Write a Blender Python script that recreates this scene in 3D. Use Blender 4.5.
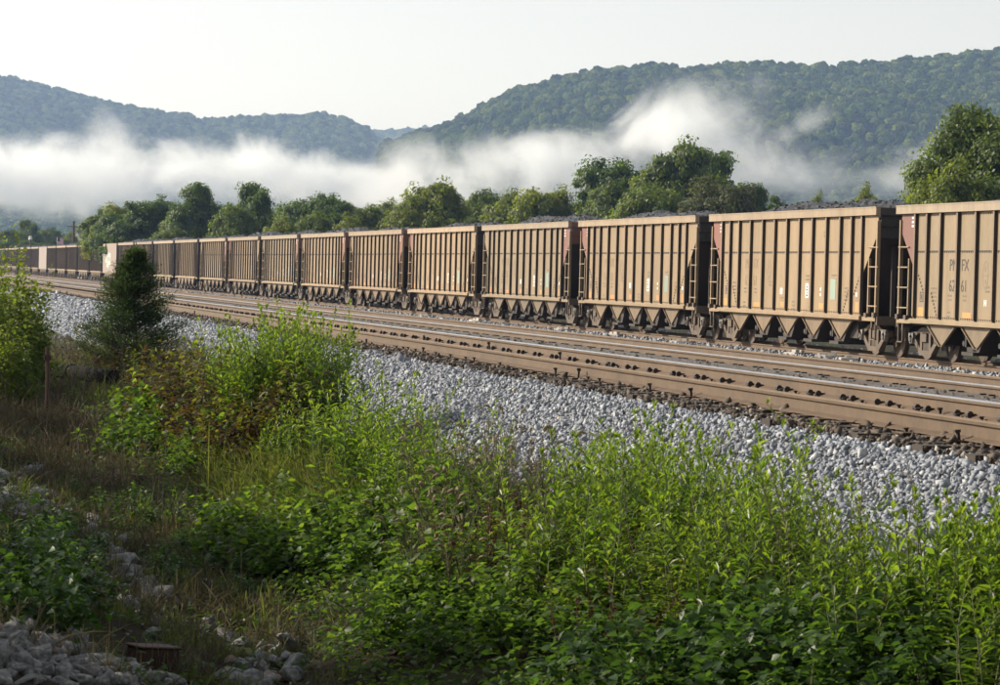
import bpy, bmesh, math, random
import numpy as np
from mathutils import Vector, Matrix, noise as mnoise

for _o in list(bpy.data.objects):
    bpy.data.objects.remove(_o)
random.seed(7)
rng = np.random.default_rng(7)
sc = bpy.context.scene
col = sc.collection
R = math.radians

# ------------------------------------------------------------------ camera
F_PX, ROLL, EYE = 2940.0, 0.026, 1.23          # focal length in photo pixels (photo 1000 px wide)
_tv = (-660 * math.cos(ROLL) - 86 * math.sin(ROLL), -660 * math.sin(ROLL) + 86 * math.cos(ROLL))
PITCH = math.atan(_tv[1] / F_PX)
YAW = math.atan(-_tv[0] / F_PX * math.cos(PITCH))
CAM = Vector((0, 0, EYE))
FWD = Vector((math.sin(YAW) * math.cos(PITCH), math.cos(YAW) * math.cos(PITCH), -math.sin(PITCH)))
RT0 = Vector((math.cos(YAW), -math.sin(YAW), 0))
UP0 = RT0.cross(FWD)
RT = RT0 * math.cos(ROLL) + UP0 * math.sin(ROLL)
UP = UP0 * math.cos(ROLL) - RT0 * math.sin(ROLL)
cam_d = bpy.data.cameras.new('camera')
cam_d.sensor_width = 36.0
cam_d.lens = F_PX * 36.0 / 1000.0
cam_d.clip_start = 0.5
cam_d.clip_end = 20000
cam_d.dof.use_dof = True
cam_d.dof.focus_distance = 62.0
cam_d.dof.aperture_fstop = 13.0
cam_o = bpy.data.objects.new('camera', cam_d)
col.objects.link(cam_o)
m3 = Matrix((RT, UP, -FWD)).transposed()
cam_o.matrix_world = Matrix.Translation(CAM) @ m3.to_4x4()
sc.camera = cam_o


def ray(x, y):
    return FWD + RT * ((x - 500) / F_PX) - UP * ((y - 342.5) / F_PX)


def at(x, y, Z):
    """the place at distance Z that stands at this bearing and height"""
    return CAM + ray(x, y) * Z


# ------------------------------------------------------------------ light
SUN_EL, SUN_AZ = R(25), R(56)                  # azimuth measured from +Y towards -X
SUN_DIR = Vector((-math.cos(SUN_EL) * math.sin(SUN_AZ), math.cos(SUN_EL) * math.cos(SUN_AZ), math.sin(SUN_EL)))
w = bpy.data.worlds.new('World')
sc.world = w
w.use_nodes = True
wn, wl = w.node_tree.nodes, w.node_tree.links
bg = wn['Background']
sky = wn.new('ShaderNodeTexSky')
sky.sky_type = 'NISHITA'
sky.sun_disc = False
sky.sun_elevation = SUN_EL
sky.sun_rotation = -SUN_AZ
sky.dust_density = 1.4
sky.air_density = 1.0
sky.ozone_density = 1.0
hs = wn.new('ShaderNodeHueSaturation')
hs.inputs['Saturation'].default_value = 0.22
wl.new(sky.outputs[0], hs.inputs['Color'])
wl.new(hs.outputs[0], bg.inputs['Color'])
bg.inputs['Strength'].default_value = 0.13
sun_d = bpy.data.lights.new('sun', 'SUN')
sun_d.energy = 4.9
sun_d.angle = R(0.6)
sun_d.color = (1.0, 0.905, 0.78)
sun_o = bpy.data.objects.new('sun', sun_d)
col.objects.link(sun_o)
sun_o.rotation_euler = SUN_DIR.to_track_quat('Z', 'Y').to_euler()
sun_o.location = (-60, 40, 60)
sc.view_settings.view_transform = 'Standard'
sc.view_settings.look = 'None'
sc.view_settings.exposure = 0.48
sc.view_settings.gamma = 1.0
sc.cycles.max_bounces = 10
sc.cycles.transparent_max_bounces = 8
sc.cycles.volume_bounces = 8
sc.cycles.volume_max_steps = 256
sc.cycles.use_denoising = True
sc.cycles.caustics_reflective = False
sc.cycles.caustics_refractive = False


# ------------------------------------------------------------------ helpers
def link(o, parent=None):
    col.objects.link(o)
    if parent is not None:
        o.parent = parent
    return o


def tag(o, label=None, cat=None, group=None, kind=None):
    if label: o['label'] = label
    if cat: o['category'] = cat
    if group: o['group'] = group
    if kind: o['kind'] = kind
    return o


def empty(name, loc=(0, 0, 0), rz=0.0):
    o = bpy.data.objects.new(name, None)
    o.empty_display_size = 0.3
    o.location = loc
    o.rotation_euler = (0, 0, rz)
    return link(o)


def clean(n):
    return n


def copy_tree(o, parent=None):
    c = o.copy()
    link(c, parent)
    for ch in o.children:
        copy_tree(ch, c)
    return c


class MB:
    """collects simple shapes; build() links them as ONE mesh object"""
    def __init__(s):
        s.v, s.f = [], []

    def add(s, vs, fs):
        b = len(s.v)
        s.v += [tuple(p) for p in vs]
        s.f += [tuple(i + b for i in f) for f in fs]
        return s

    def box(s, a, b):
        (x0, y0, z0), (x1, y1, z1) = a, b
        return s.add([(x0, y0, z0), (x1, y0, z0), (x1, y1, z0), (x0, y1, z0), (x0, y0, z1), (x1, y0, z1), (x1, y1, z1), (x0, y1, z1)],
                     [(0, 3, 2, 1), (4, 5, 6, 7), (0, 1, 5, 4), (1, 2, 6, 5), (2, 3, 7, 6), (3, 0, 4, 7)])

    def prism(s, poly, axis, lo, hi):
        """poly: 2-D outline in the two other axes (x: (y,z); y: (x,z); z: (x,y))"""
        n = len(poly)
        def pt(p, t):
            return {'x': (t, p[0], p[1]), 'y': (p[0], t, p[1]), 'z': (p[0], p[1], t)}[axis]
        vs = [pt(p, lo) for p in poly] + [pt(p, hi) for p in poly]
        fs = [tuple(range(n - 1, -1, -1)), tuple(range(n, 2 * n))] + [(i, (i + 1) % n, (i + 1) % n + n, i + n) for i in range(n)]
        return s.add(vs, fs)

    def cyl(s, c, axis, r, h, n=14, r2=None):
        r2 = r if r2 is None else r2
        cx, cy, cz = c
        vs = []
        for rr, t in ((r, -h / 2), (r2, h / 2)):
            for i in range(n):
                a = 2 * math.pi * i / n
                p, q = rr * math.cos(a), rr * math.sin(a)
                vs.append({'x': (cx + t, cy + p, cz + q), 'y': (cx + p, cy + t, cz + q), 'z': (cx + p, cy + q, cz + t)}[axis])
        fs = [tuple(range(n - 1, -1, -1)), tuple(range(n, 2 * n))] + [(i, (i + 1) % n, (i + 1) % n + n, i + n) for i in range(n)]
        return s.add(vs, fs)

    def tube(s, pts, rad, n=6):
        pts = [Vector(p) for p in pts]
        rads = rad if isinstance(rad, (list, tuple)) else [rad] * len(pts)
        b = len(s.v)
        for k, p in enumerate(pts):
            d = (pts[min(k + 1, len(pts) - 1)] - pts[max(k - 1, 0)]).normalized()
            u = d.orthogonal().normalized() if abs(d.z) < .9 else Vector((1, 0, 0)) - d * d.x
            u.normalize()
            t = d.cross(u)
            for i in range(n):
                a = 2 * math.pi * i / n
                s.v.append(tuple(p + (u * math.cos(a) + t * math.sin(a)) * rads[k]))
        for k in range(len(pts) - 1):
            for i in range(n):
                j = (i + 1) % n
                s.f.append((b + k * n + i, b + k * n + j, b + (k + 1) * n + j, b + (k + 1) * n + i))
        s.f.append(tuple(b + i for i in range(n - 1, -1, -1)))
        s.f.append(tuple(b + (len(pts) - 1) * n + i for i in range(n)))
        return s

    def mesh(s, name, mat, smooth=False):
        me = bpy.data.meshes.new(name)
        me.from_pydata(s.v, [], s.f)
        if mat: me.materials.append(mat)
        bm = bmesh.new(); bm.from_mesh(me)
        bmesh.ops.recalc_face_normals(bm, faces=bm.faces)
        bm.to_mesh(me); bm.free()
        if smooth:
            me.polygons.foreach_set('use_smooth', [True] * len(me.polygons))
        return me

    def build(s, name, mat, parent=None, smooth=False, loc=None, bevel=0):
        o = bpy.data.objects.new(name, s.mesh(name, mat, smooth))
        if loc is not None: o.location = loc
        if bevel:
            md = o.modifiers.new('bevel', 'BEVEL'); md.width = bevel; md.segments = 1; md.limit_method = 'ANGLE'
        return link(o, parent)


def inst(name, me, parent=None, loc=(0, 0, 0), rot=(0, 0, 0), scale=(1, 1, 1)):
    o = bpy.data.objects.new(name, me)
    o.location = loc; o.rotation_euler = rot; o.scale = scale
    return link(o, parent)


def np_mesh(name, verts, faces, mat, tint=None, smooth=False):
    """verts (n,3), faces (m,3 or 4) arrays; tint: one value per vertex, the leaf's or stone's own colour"""
    me = bpy.data.meshes.new(name)
    verts = np.asarray(verts, np.float32); faces = np.asarray(faces, np.int32)
    m, k = faces.shape
    me.vertices.add(len(verts)); me.vertices.foreach_set('co', verts.ravel())
    me.loops.add(m * k); me.loops.foreach_set('vertex_index', faces.ravel())
    me.polygons.add(m); me.polygons.foreach_set('loop_start', np.arange(0, m * k, k, dtype=np.int32))
    if smooth: me.polygons.foreach_set('use_smooth', np.ones(m, bool))
    me.update(calc_edges=True)
    if tint is not None:
        a = me.attributes.new('tint', 'FLOAT', 'POINT')
        a.data.foreach_set('value', np.asarray(tint, np.float32))
    if mat: me.materials.append(mat)
    return me


# ------------------------------------------------------------------ materials
class NT:
    def __init__(s, name):
        s.m = bpy.data.materials.new(name); s.m.use_nodes = True
        s.n, s.l = s.m.node_tree.nodes, s.m.node_tree.links
        s.b = s.n['Principled BSDF']; s.out = s.n['Material Output']

    def node(s, t, **kw):
        x = s.n.new(t)
        for k, v in kw.items():
            if k in x.inputs: x.inputs[k].default_value = v
            else: setattr(x, k, v)
        return x

    def noise(s, vec, scale, detail=4, rough=.55, stretch=None):
        if stretch:
            mp = s.node('ShaderNodeMapping'); mp.inputs['Scale'].default_value = stretch
            s.l.new(vec, mp.inputs['Vector']); vec = mp.outputs[0]
        t = s.node('ShaderNodeTexNoise', Scale=scale, Detail=detail, Roughness=rough)
        s.l.new(vec, t.inputs['Vector'])
        return t.outputs[0]

    def ramp(s, fac, stops):
        r = s.node('ShaderNodeValToRGB')
        e = r.color_ramp.elements
        while len(e) < len(stops): e.new(0.5)
        for x, (p, c) in zip(e, stops):
            x.position = p; x.color = (*c, 1) if len(c) == 3 else c
        s.l.new(fac, r.inputs[0])
        return r.outputs[0]

    def mix(s, fac, a, b, blend='MIX'):
        x = s.node('ShaderNodeMix', data_type='RGBA', blend_type=blend)
        for sock, v in ((x.inputs[0], fac), (x.inputs[6], a), (x.inputs[7], b)):
            if isinstance(v, (int, float)): sock.default_value = v
            elif isinstance(v, tuple): sock.default_value = (*v, 1)
            else: s.l.new(v, sock)
        return x.outputs[2]

    def math(s, op, a, b=0.0, clamp=False):
        x = s.node('ShaderNodeMath', operation=op, use_clamp=clamp)
        for sock, v in zip(x.inputs, (a, b)):
            if isinstance(v, (int, float)): sock.default_value = v
            else: s.l.new(v, sock)
        return x.outputs[0]

    def bump(s, h, strength=.4, dist=.02):
        x = s.node('ShaderNodeBump', Strength=strength, Distance=dist)
        s.l.new(h, x.inputs['Height']); s.l.new(x.outputs[0], s.b.inputs['Normal'])

    def obj(s): return s.node('ShaderNodeTexCoord').outputs['Object']
    def pos(s): return s.node('ShaderNodeNewGeometry').outputs['Position']
    def rnd(s): return s.node('ShaderNodeObjectInfo').outputs['Random']


def paint(name, c, grime=(.10, .07, .045), amount=.55, rough=.62, streak=True, metallic=0.0, vary=.16):
    t = NT(name)
    p = t.pos()
    n1 = t.noise(p, 2.2, 6, .65, (1, 1, .16) if streak else None)
    n2 = t.noise(p, 14, 4, .6, (1, 1, .35) if streak else None)
    f = t.math('MULTIPLY', t.math('ADD', t.math('MULTIPLY', n1, .7), t.math('MULTIPLY', n2, .35)), 1.0)
    g = t.ramp(f, [(.42, (0, 0, 0)), (.78, (1, 1, 1))])
    base = t.mix(t.math('MULTIPLY', g, amount), c, grime)
    hv = t.node('ShaderNodeHueSaturation'); t.l.new(base, hv.inputs['Color'])
    v = t.math('ADD', t.math('MULTIPLY', t.rnd(), vary), 1 - vary / 2); t.l.new(v, hv.inputs['Value'])
    oc = t.node('ShaderNodeObjectInfo').outputs['Color']
    t.l.new(t.mix(1.0, hv.outputs[0], oc, 'MULTIPLY'), t.b.inputs['Base Color'])
    t.b.inputs['Roughness'].default_value = rough
    t.b.inputs['Metallic'].default_value = metallic
    t.bump(n2, .25, .01)
    return t.m


M = {}
M['tan'] = paint('tan_car_paint', (.272, .195, .110), (.125, .084, .046), .65)
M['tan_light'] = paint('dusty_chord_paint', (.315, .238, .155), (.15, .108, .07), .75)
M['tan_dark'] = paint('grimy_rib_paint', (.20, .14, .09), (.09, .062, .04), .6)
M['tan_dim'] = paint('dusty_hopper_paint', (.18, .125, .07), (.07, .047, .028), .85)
M['web'] = paint('coal_dusted_rib_web', (.055, .043, .032), (.03, .024, .02), .6, .8)  # shade of the unlit rib webs and car gaps put into the colour
M['pale'] = paint('pale_car_paint', (.27, .215, .18), (.16, .12, .10), .6)
M['red'] = paint('faded_red_paint', (.205, .082, .06), (.14, .085, .055), .6)
M['dark_steel'] = paint('dark_steel_and_shade', (.045, .036, .030), (.02, .016, .014), .7, .75)  # dark steel parts; on the end walls it stands in for shade
M['steel'] = paint('dusty_cast_steel', (.115, .082, .055), (.04, .030, .023), .8, .7, False)
M['wheel'] = paint('brown_wheel_steel', (.10, .068, .045), (.035, .026, .02), .8, .6, False)
M['tread'] = paint('bright_worn_steel', (.40, .36, .32), (.24, .19, .15), .5, .38, False, .6)
M['cap'] = paint('grey_bearing_cap', (.24, .22, .20), (.09, .075, .06), .5, .5, False)
M['rail_side'] = paint('rusty_rail_web', (.125, .080, .045), (.048, .031, .020), .85, .75, False)
M['rail_top'] = paint('polished_rail_head', (.62, .62, .64), (.42, .38, .35), .45, .30, False, .85, .02)
M['rail_rust_lit'] = paint('lit_rusty_rail_head', (.185, .122, .070), (.09, .060, .037), .6, .6, False)  # rust lightened, so the light on the head's side is in the colour
M['anchor'] = paint('dark_rail_anchor', (.045, .034, .028), (.02, .016, .014), .5, .6, False)
M['tie'] = paint('creosoted_tie', (.045, .033, .025), (.02, .016, .013), .7, .85, False)
M['plate'] = paint('pale_scattered_plate', (.55, .52, .47), (.35, .31, .27), .5, .6, False)
M['ink'] = paint('black_stencil_ink', (.045, .042, .045), (.12, .09, .06), .5, .7)
M['ink_faded'] = paint('faded_stencil_ink', (.20, .155, .105), (.30, .21, .12), .6, .7)
M['orange'] = paint('orange_reflector', (.58, .24, .07), (.40, .22, .10), .4, .5)
M['white'] = paint('white_sticker', (.80, .79, .74), (.5, .42, .32), .3, .5)
M['green'] = paint('green_sticker', (.22, .30, .25), (.40, .38, .28), .4, .5)
M['graffiti'] = paint('mint_graffiti', (.50, .66, .55), (.72, .70, .62), .5, .6)
M['wood'] = paint('weathered_post', (.10, .072, .05), (.05, .038, .03), .6, .85)
M['rust'] = paint('dark_rust', (.075, .034, .024), (.03, .02, .016), .6, .8, False)
M['beam'] = paint('black_pipe_coating', (.012, .0115, .0115), (.03, .027, .024), .5, .95, False)
M['beam'].node_tree.nodes['Principled BSDF'].inputs['Specular IOR Level'].default_value = .1
M['bark'] = paint('tree_bark', (.13, .10, .075), (.06, .048, .038), .6, .9)
M['housewall'] = paint('white_house_siding', (.66, .66, .63), (.5, .48, .44), .4, .7)
M['houseroof'] = paint('grey_shingle', (.17, .17, .18), (.1, .1, .1), .5, .8)
M['glass'] = paint('dark_window', (.03, .035, .04), (.02, .02, .02), .2, .15)


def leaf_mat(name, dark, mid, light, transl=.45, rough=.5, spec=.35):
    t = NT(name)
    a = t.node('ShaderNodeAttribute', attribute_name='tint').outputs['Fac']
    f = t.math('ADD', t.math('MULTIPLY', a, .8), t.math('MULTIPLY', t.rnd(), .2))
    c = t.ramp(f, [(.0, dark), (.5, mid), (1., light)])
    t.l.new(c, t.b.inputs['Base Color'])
    t.b.inputs['Roughness'].default_value = rough
    t.b.inputs['Specular IOR Level'].default_value = spec
    tr = t.node('ShaderNodeBsdfTranslucent')
    tc = t.mix(1.0, c, (1.0, 1.0, .55), 'MULTIPLY')
    hv = t.node('ShaderNodeHueSaturation', Value=1.9); t.l.new(tc, hv.inputs['Color'])
    t.l.new(hv.outputs[0], tr.inputs['Color'])
    mx = t.node('ShaderNodeMixShader'); mx.inputs[0].default_value = transl
    t.l.new(t.b.outputs[0], mx.inputs[1]); t.l.new(tr.outputs[0], mx.inputs[2])
    t.l.new(mx.outputs[0], t.out.inputs['Surface'])
    return t.m


M['goldenrod'] = leaf_mat('goldenrod_leaf', (.022, .046, .009), (.086, .155, .015), (.21, .27, .034), .55, .4, .5)
M['broad'] = leaf_mat('broad_leaf', (.024, .052, .011), (.076, .138, .019), (.17, .22, .032), .5, .5, .3)
M['darkbroad'] = leaf_mat('dark_broad_leaf', (.020, .045, .012), (.045, .095, .018), (.09, .15, .028), .45, .45, .4)
M['brownleaf'] = leaf_mat('browning_leaf', (.040, .018, .011), (.068, .050, .016), (.14, .165, .022), .45, .55)
M['yellowleaf'] = leaf_mat('sapling_leaf', (.05, .085, .014), (.11, .155, .022), (.20, .19, .03), .5)
M['cedar'] = leaf_mat('cedar_spray', (.022, .042, .016), (.042, .072, .024), (.07, .10, .032), .3, .7, .2)
M['grass'] = leaf_mat('green_grass_blade', (.05, .072, .018), (.10, .125, .028), (.18, .18, .055), .45)
M['drygrass'] = leaf_mat('dry_grass_blade', (.055, .046, .032), (.12, .102, .068), (.21, .185, .13), .12, .7, .2)
M['seed'] = leaf_mat('foxtail_seed', (.26, .22, .14), (.36, .31, .20), (.45, .40, .28), .15, .8, .1)
M['dock'] = leaf_mat('red_brown_seed', (.05, .018, .012), (.085, .03, .018), (.11, .05, .025), .25, .8, .1)
M['stalk'] = paint('green_stem', (.09, .11, .035), (.10, .07, .03), .5, .7, False)
M['twig'] = paint('brown_twig', (.10, .07, .045), (.05, .035, .025), .5, .85, False)
M['litter'] = leaf_mat('leaf_litter', (.035, .025, .015), (.07, .048, .026), (.11, .08, .045), .15, .8, .1)
M['tree_dark'] = leaf_mat('dark_tree_leaf', (.034, .062, .015), (.066, .110, .023), (.105, .15, .034), .45, .5, .3)
M['tree_mid'] = leaf_mat('mid_tree_leaf', (.044, .070, .014), (.092, .132, .022), (.15, .185, .034), .46, .5, .3)
M['tree_light'] = leaf_mat('light_tree_leaf', (.058, .088, .015), (.125, .160, .023), (.20, .21, .036), .5, .5, .3)
M['tree_olive'] = leaf_mat('olive_tree_leaf', (.045, .058, .022), (.075, .088, .032), (.11, .115, .045), .32, .6, .2)

t = NT('coal')
p = t.pos(); n = t.noise(p, 9, 6, .7)
t.l.new(t.ramp(n, [(.4, (.004, .004, .005)), (.62, (.013, .0135, .016)), (.78, (.045, .047, .054))]), t.b.inputs['Base Color'])
t.b.inputs['Roughness'].default_value = .42
t.bump(t.noise(p, 16, 5, .7), .9, .08)
M['coal'] = t.m

t = NT('ballast_stone')
a = t.node('ShaderNodeAttribute', attribute_name='tint').outputs['Fac']
c = t.ramp(a, [(0, (.11, .125, .155)), (.3, (.20, .22, .26)), (.6, (.32, .35, .395)), (.9, (.50, .52, .54)), (1., (.40, .36, .30))])
n = t.noise(t.pos(), 60, 4, .6)
t.l.new(t.mix(t.math('MULTIPLY', n, .35), c, (.12, .12, .13)), t.b.inputs['Base Color'])
t.b.inputs['Roughness'].default_value = .8
M['stone'] = t.m
t = NT('rust_stained_stone')
a = t.node('ShaderNodeAttribute', attribute_name='tint').outputs['Fac']
t.l.new(t.ramp(a, [(0, (.035, .028, .022)), (.5, (.085, .066, .050)), (.85, (.18, .145, .115)), (1., (.40, .37, .33))]), t.b.inputs['Base Color'])
t.b.inputs['Roughness'].default_value = .9
M['stone_brown'] = t.m

t = NT('riprap_rock')
n = t.noise(t.obj(), 3.0, 6, .65); r = t.rnd()
c = t.ramp(n, [(.3, (.075, .074, .07)), (.5, (.20, .198, .19)), (.72, (.40, .395, .38))])
c2 = t.mix(t.ramp(r, [(.92, (0, 0, 0)), (.98, (.6, .6, .6))]), c, (.25, .145, .085))
t.l.new(c2, t.b.inputs['Base Color'])
t.b.inputs['Roughness'].default_value = .85
t.bump(t.noise(t.obj(), 9, 6, .7), .6, .04)
M['rock'] = t.m

# ground: soil and thin turf, grey ballast bed under the tracks
t = NT('ground_soil_and_ballast')
p = t.pos()
sx = t.node('ShaderNodeSeparateXYZ'); t.l.new(p, sx.inputs[0])
n1 = t.noise(p, 1.3, 6, .65); n2 = t.noise(p, 22, 5, .7); n3 = t.noise(p, .35, 3, .5)
soil = t.ramp(n1, [(.3, (.020, .016, .012)), (.52, (.045, .035, .024)), (.7, (.060, .056, .03))])
soil = t.mix(t.ramp(n3, [(.5, (0, 0, 0)), (.62, (.7, .7, .7))]), soil, (.055, .075, .022))
bal = t.ramp(n2, [(.3, (.05, .05, .052)), (.5, (.19, .185, .18)), (.68, (.40, .39, .375))])
rusty = t.mix(t.ramp(t.noise(p, .9, 4, .6), [(.42, (0, 0, 0)), (.6, (.55, .55, .55))]), bal, (.15, .105, .07))
xw = t.math('ADD', sx.outputs[0], t.math('MULTIPLY', t.math('SUBTRACT', n1, .5), 1.6))
mk = t.math('MULTIPLY', t.math('GREATER_THAN', xw, 6.35), t.math('LESS_THAN', xw, 33.5))
inner = t.math('MULTIPLY', t.math('GREATER_THAN', xw, 8.3), 1.0)
balm = t.mix(inner, bal, rusty)
t.l.new(t.mix(mk, soil, balm), t.b.inputs['Base Color'])
t.b.inputs['Roughness'].default_value = .95
t.b.inputs['Specular IOR Level'].default_value = .1
t.bump(n2, .9, .05)
M['ground'] = t.m

t = NT('hill_soil')
n = t.noise(t.pos(), .02, 5, .6)
t.l.new(t.ramp(n, [(.35, (.018, .030, .013)), (.65, (.035, .052, .02))]), t.b.inputs['Base Color'])
t.b.inputs['Roughness'].default_value = 1
t.b.inputs['Specular IOR Level'].default_value = 0
M['hill'] = t.m

t = NT('hill_forest_leaf')
n = t.noise(t.pos(), .35, 5, .75)
r = t.rnd()
f = t.math('ADD', t.math('MULTIPLY', n, .6), t.math('MULTIPLY', r, .4))
t.l.new(t.ramp(f, [(.30, (.022, .044, .011)), (.5, (.066, .115, .020)), (.70, (.15, .19, .036))]), t.b.inputs['Base Color'])
t.b.inputs['Roughness'].default_value = .9
t.b.inputs['Specular IOR Level'].default_value = .05
t.bump(t.noise(t.pos(), .9, 5, .8), 1.0, 1.2)
M['forest'] = t.m

# ------------------------------------------------------------------ ground
PX = [-400, -60, -12, -4, -2, -.6, .3, 1.0, 1.7, 2.4, 3.0, 3.7, 4.4, 5.2, 6.2, 7.0, 7.95, 8.3, 16.5, 18.5, 21, 24.3, 29, 32, 36, 60, 4000]
PZ = [-2, -1.2, -.35, -.25, -.3, -.50, -.75, -1.02, -1.35, -1.72, -1.85, -1.78, -1.45, -1.08, -.74, -.42, -.10, -.05, -.20, -.55, -.84, -.80, -.80, -1.0, -1.9, -2.2, -2.6]


def gz_np(x, y):
    z = np.interp(x, PX, PZ)
    ditch = np.clip((x + .3) / 1.6, 0, 1) * np.clip((7.0 - x) / 3.2, 0, 1)
    z = z + ditch * np.clip((y - 19) / 26, 0, 1.15) * np.clip(-.62 - z, 0, 2) * .75
    wob = np.sin(x * 1.7 + y * .43) * np.cos(y * .61 - x * .5) + .6 * np.sin(y * 1.31 + x * 2.1)
    rough = np.clip((6.6 - x) / 1.5, 0, 1) * np.clip((x + 6) / 3, 0, 1)
    far = np.clip((x - 36) / 20, 0, 1)
    z = z + rough * wob * .055 + far * np.sin(x * .021 + 1) * np.cos(y * .017) * .5
    return z


def gz(x, y):
    return float(gz_np(np.array([x], float), np.array([y], float))[0])


def on_ground(px, py, zmin=12, zmax=150):
    Z = zmin
    d = ray(px, py)
    while Z < zmax:
        p = CAM + d * Z
        if p.z < gz(p.x, p.y): break
        Z += .15
    return CAM + d * Z


xs = np.unique(np.concatenate([np.linspace(-3000, -60, 14), np.linspace(-60, -6, 20), np.arange(-6, 9.01, .22), np.arange(9, 38, .7),
                               np.linspace(38, 150, 24), np.linspace(150, 4200, 30)]))
ys = np.unique(np.concatenate([np.linspace(-300, 5, 12), np.arange(5, 62, .3), np.arange(62, 160, 2.0), np.linspace(160, 700, 36), np.linspace(700, 6500, 22)]))
gx, gy = np.meshgrid(xs, ys)
gzz = gz_np(gx.ravel(), gy.ravel())
jit = np.where((gx.ravel() > -5) & (gx.ravel() < 6.5) & (gy.ravel() > 8) & (gy.ravel() < 70), rng.normal(0, .022, gx.size), 0)
nx, ny = len(xs), len(ys)
ii = np.arange(nx * ny).reshape(ny, nx)
quads = np.stack([ii[:-1, :-1], ii[:-1, 1:], ii[1:, 1:], ii[1:, :-1]], -1).reshape(-1, 4)
g = link(bpy.data.objects.new('ground', np_mesh('ground', np.stack([gx.ravel(), gy.ravel(), gzz + jit], 1), quads, M['ground'], smooth=True)))
tag(g, 'soil ditch, rail bed and valley floor', kind='structure')

# ------------------------------------------------------------------ hills
def hill(name, ridge, Zr, run, zfoot, seed, label, amp=10, nx=130, ny=36, back=.45):
    rs = np.random.default_rng(seed)
    cx = np.array([r[0] for r in ridge], float); cy = np.array([r[1] for r in ridge], float)
    us = np.linspace(cx[0], cx[-1], nx)
    ts = np.concatenate([np.linspace(0, 1, ny), 1 + np.linspace(0, back, 8)[1:]])
    V = []
    for t_ in ts:
        for u_ in us:
            yy = np.interp(u_, cx, cy)
            top = at(u_, yy, Zr)
            d = ray(u_, yy); d.z = 0
            p = CAM + d * (Zr - run * (1 - t_)); 
            s = min(t_, 1)
            prof = s ** 1.15 * .45 + (s * s * (3 - 2 * s)) * .55 if t_ <= 1 else 1 - ((t_ - 1) * 1.3) ** 1.5
            gul = mnoise.fractal(Vector((p.x * .0042, p.y * .0042, seed)), 1.0, 2.1, 4) * amp * (4 * s * (1 - s) if t_ <= 1 else 0) * 2.4
            V.append((p.x, p.y, zfoot + (top.z - zfoot) * prof + gul))
    V = np.array(V)
    n2 = len(ts)
    ii = np.arange(n2 * nx).reshape(n2, nx)
    Q = np.stack([ii[:-1, :-1], ii[:-1, 1:], ii[1:, 1:], ii[1:, :-1]], -1).reshape(-1, 4)
    o = link(bpy.data.objects.new(name, np_mesh(name, V, Q, M['hill'], smooth=True)))
    tag(o, label, kind='structure')
    return V.reshape(n2, nx, 3), ny


def forest_group(name, variants):
    """geometry nodes: lumpy crowns grown from icospheres, instanced on the points of the object"""
    ng = bpy.data.node_groups.new(name, 'GeometryNodeTree')
    ng.interface.new_socket('Geometry', in_out='INPUT', socket_type='NodeSocketGeometry')
    ng.interface.new_socket('Geometry', in_out='OUTPUT', socket_type='NodeSocketGeometry')
    N, L = ng.nodes, ng.links
    gi, go = N.new('NodeGroupInput'), N.new('NodeGroupOutput')
    g2i = N.new('GeometryNodeGeometryToInstance')
    for k in range(variants):
        ico = N.new('GeometryNodeMeshIcoSphere'); ico.inputs['Subdivisions'].default_value = 4; ico.inputs['Radius'].default_value = 1
        sp = N.new('GeometryNodeSetPosition')
        nt = N.new('ShaderNodeTexNoise'); nt.inputs['Scale'].default_value = 2.1; nt.inputs['Detail'].default_value = 3.5; nt.inputs['Roughness'].default_value = .65
        ps = N.new('GeometryNodeInputPosition'); ad = N.new('ShaderNodeVectorMath'); ad.operation = 'ADD'; ad.inputs[1].default_value = (k * 7.3, k * 3.1, k)
        L.new(ps.outputs[0], ad.inputs[0]); L.new(ad.outputs[0], nt.inputs['Vector'])
        mm = N.new('ShaderNodeMath'); mm.operation = 'MULTIPLY_ADD'; mm.inputs[1].default_value = 1.5; mm.inputs[2].default_value = -.75
        L.new(nt.outputs[0], mm.inputs[0])
        sc_ = N.new('ShaderNodeVectorMath'); sc_.operation = 'SCALE'
        L.new(ps.outputs[0], sc_.inputs[0]); L.new(mm.outputs[0], sc_.inputs['Scale'])
        L.new(ico.outputs['Mesh'], sp.inputs['Geometry']); L.new(sc_.outputs[0], sp.inputs['Offset'])
        L.new(sp.outputs[0], g2i.inputs[0])
    iop = N.new('GeometryNodeInstanceOnPoints')
    iop.inputs['Pick Instance'].default_value = True
    L.new(gi.outputs[0], iop.inputs['Points']); L.new(g2i.outputs[0], iop.inputs['Instance'])
    ri = N.new('FunctionNodeRandomValue'); ri.data_type = 'INT'
    ri.inputs[4].default_value = 0; ri.inputs[5].default_value = variants - 1
    L.new(ri.outputs[2], iop.inputs['Instance Index'])
    na = N.new('GeometryNodeInputNamedAttribute'); na.data_type = 'FLOAT_VECTOR'; na.inputs['Name'].default_value = 'size'
    L.new(na.outputs['Attribute'], iop.inputs['Scale'])
    nr = N.new('GeometryNodeInputNamedAttribute'); nr.data_type = 'FLOAT_VECTOR'; nr.inputs['Name'].default_value = 'turn'
    L.new(nr.outputs['Attribute'], iop.inputs['Rotation'])
    sm = N.new('GeometryNodeSetMaterial'); sm.inputs['Material'].default_value = M['forest']
    L.new(iop.outputs[0], sm.inputs['Geometry']); L.new(sm.outputs[0], go.inputs[0])
    return ng


FOREST = forest_group('forest_crowns', 5)


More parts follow.
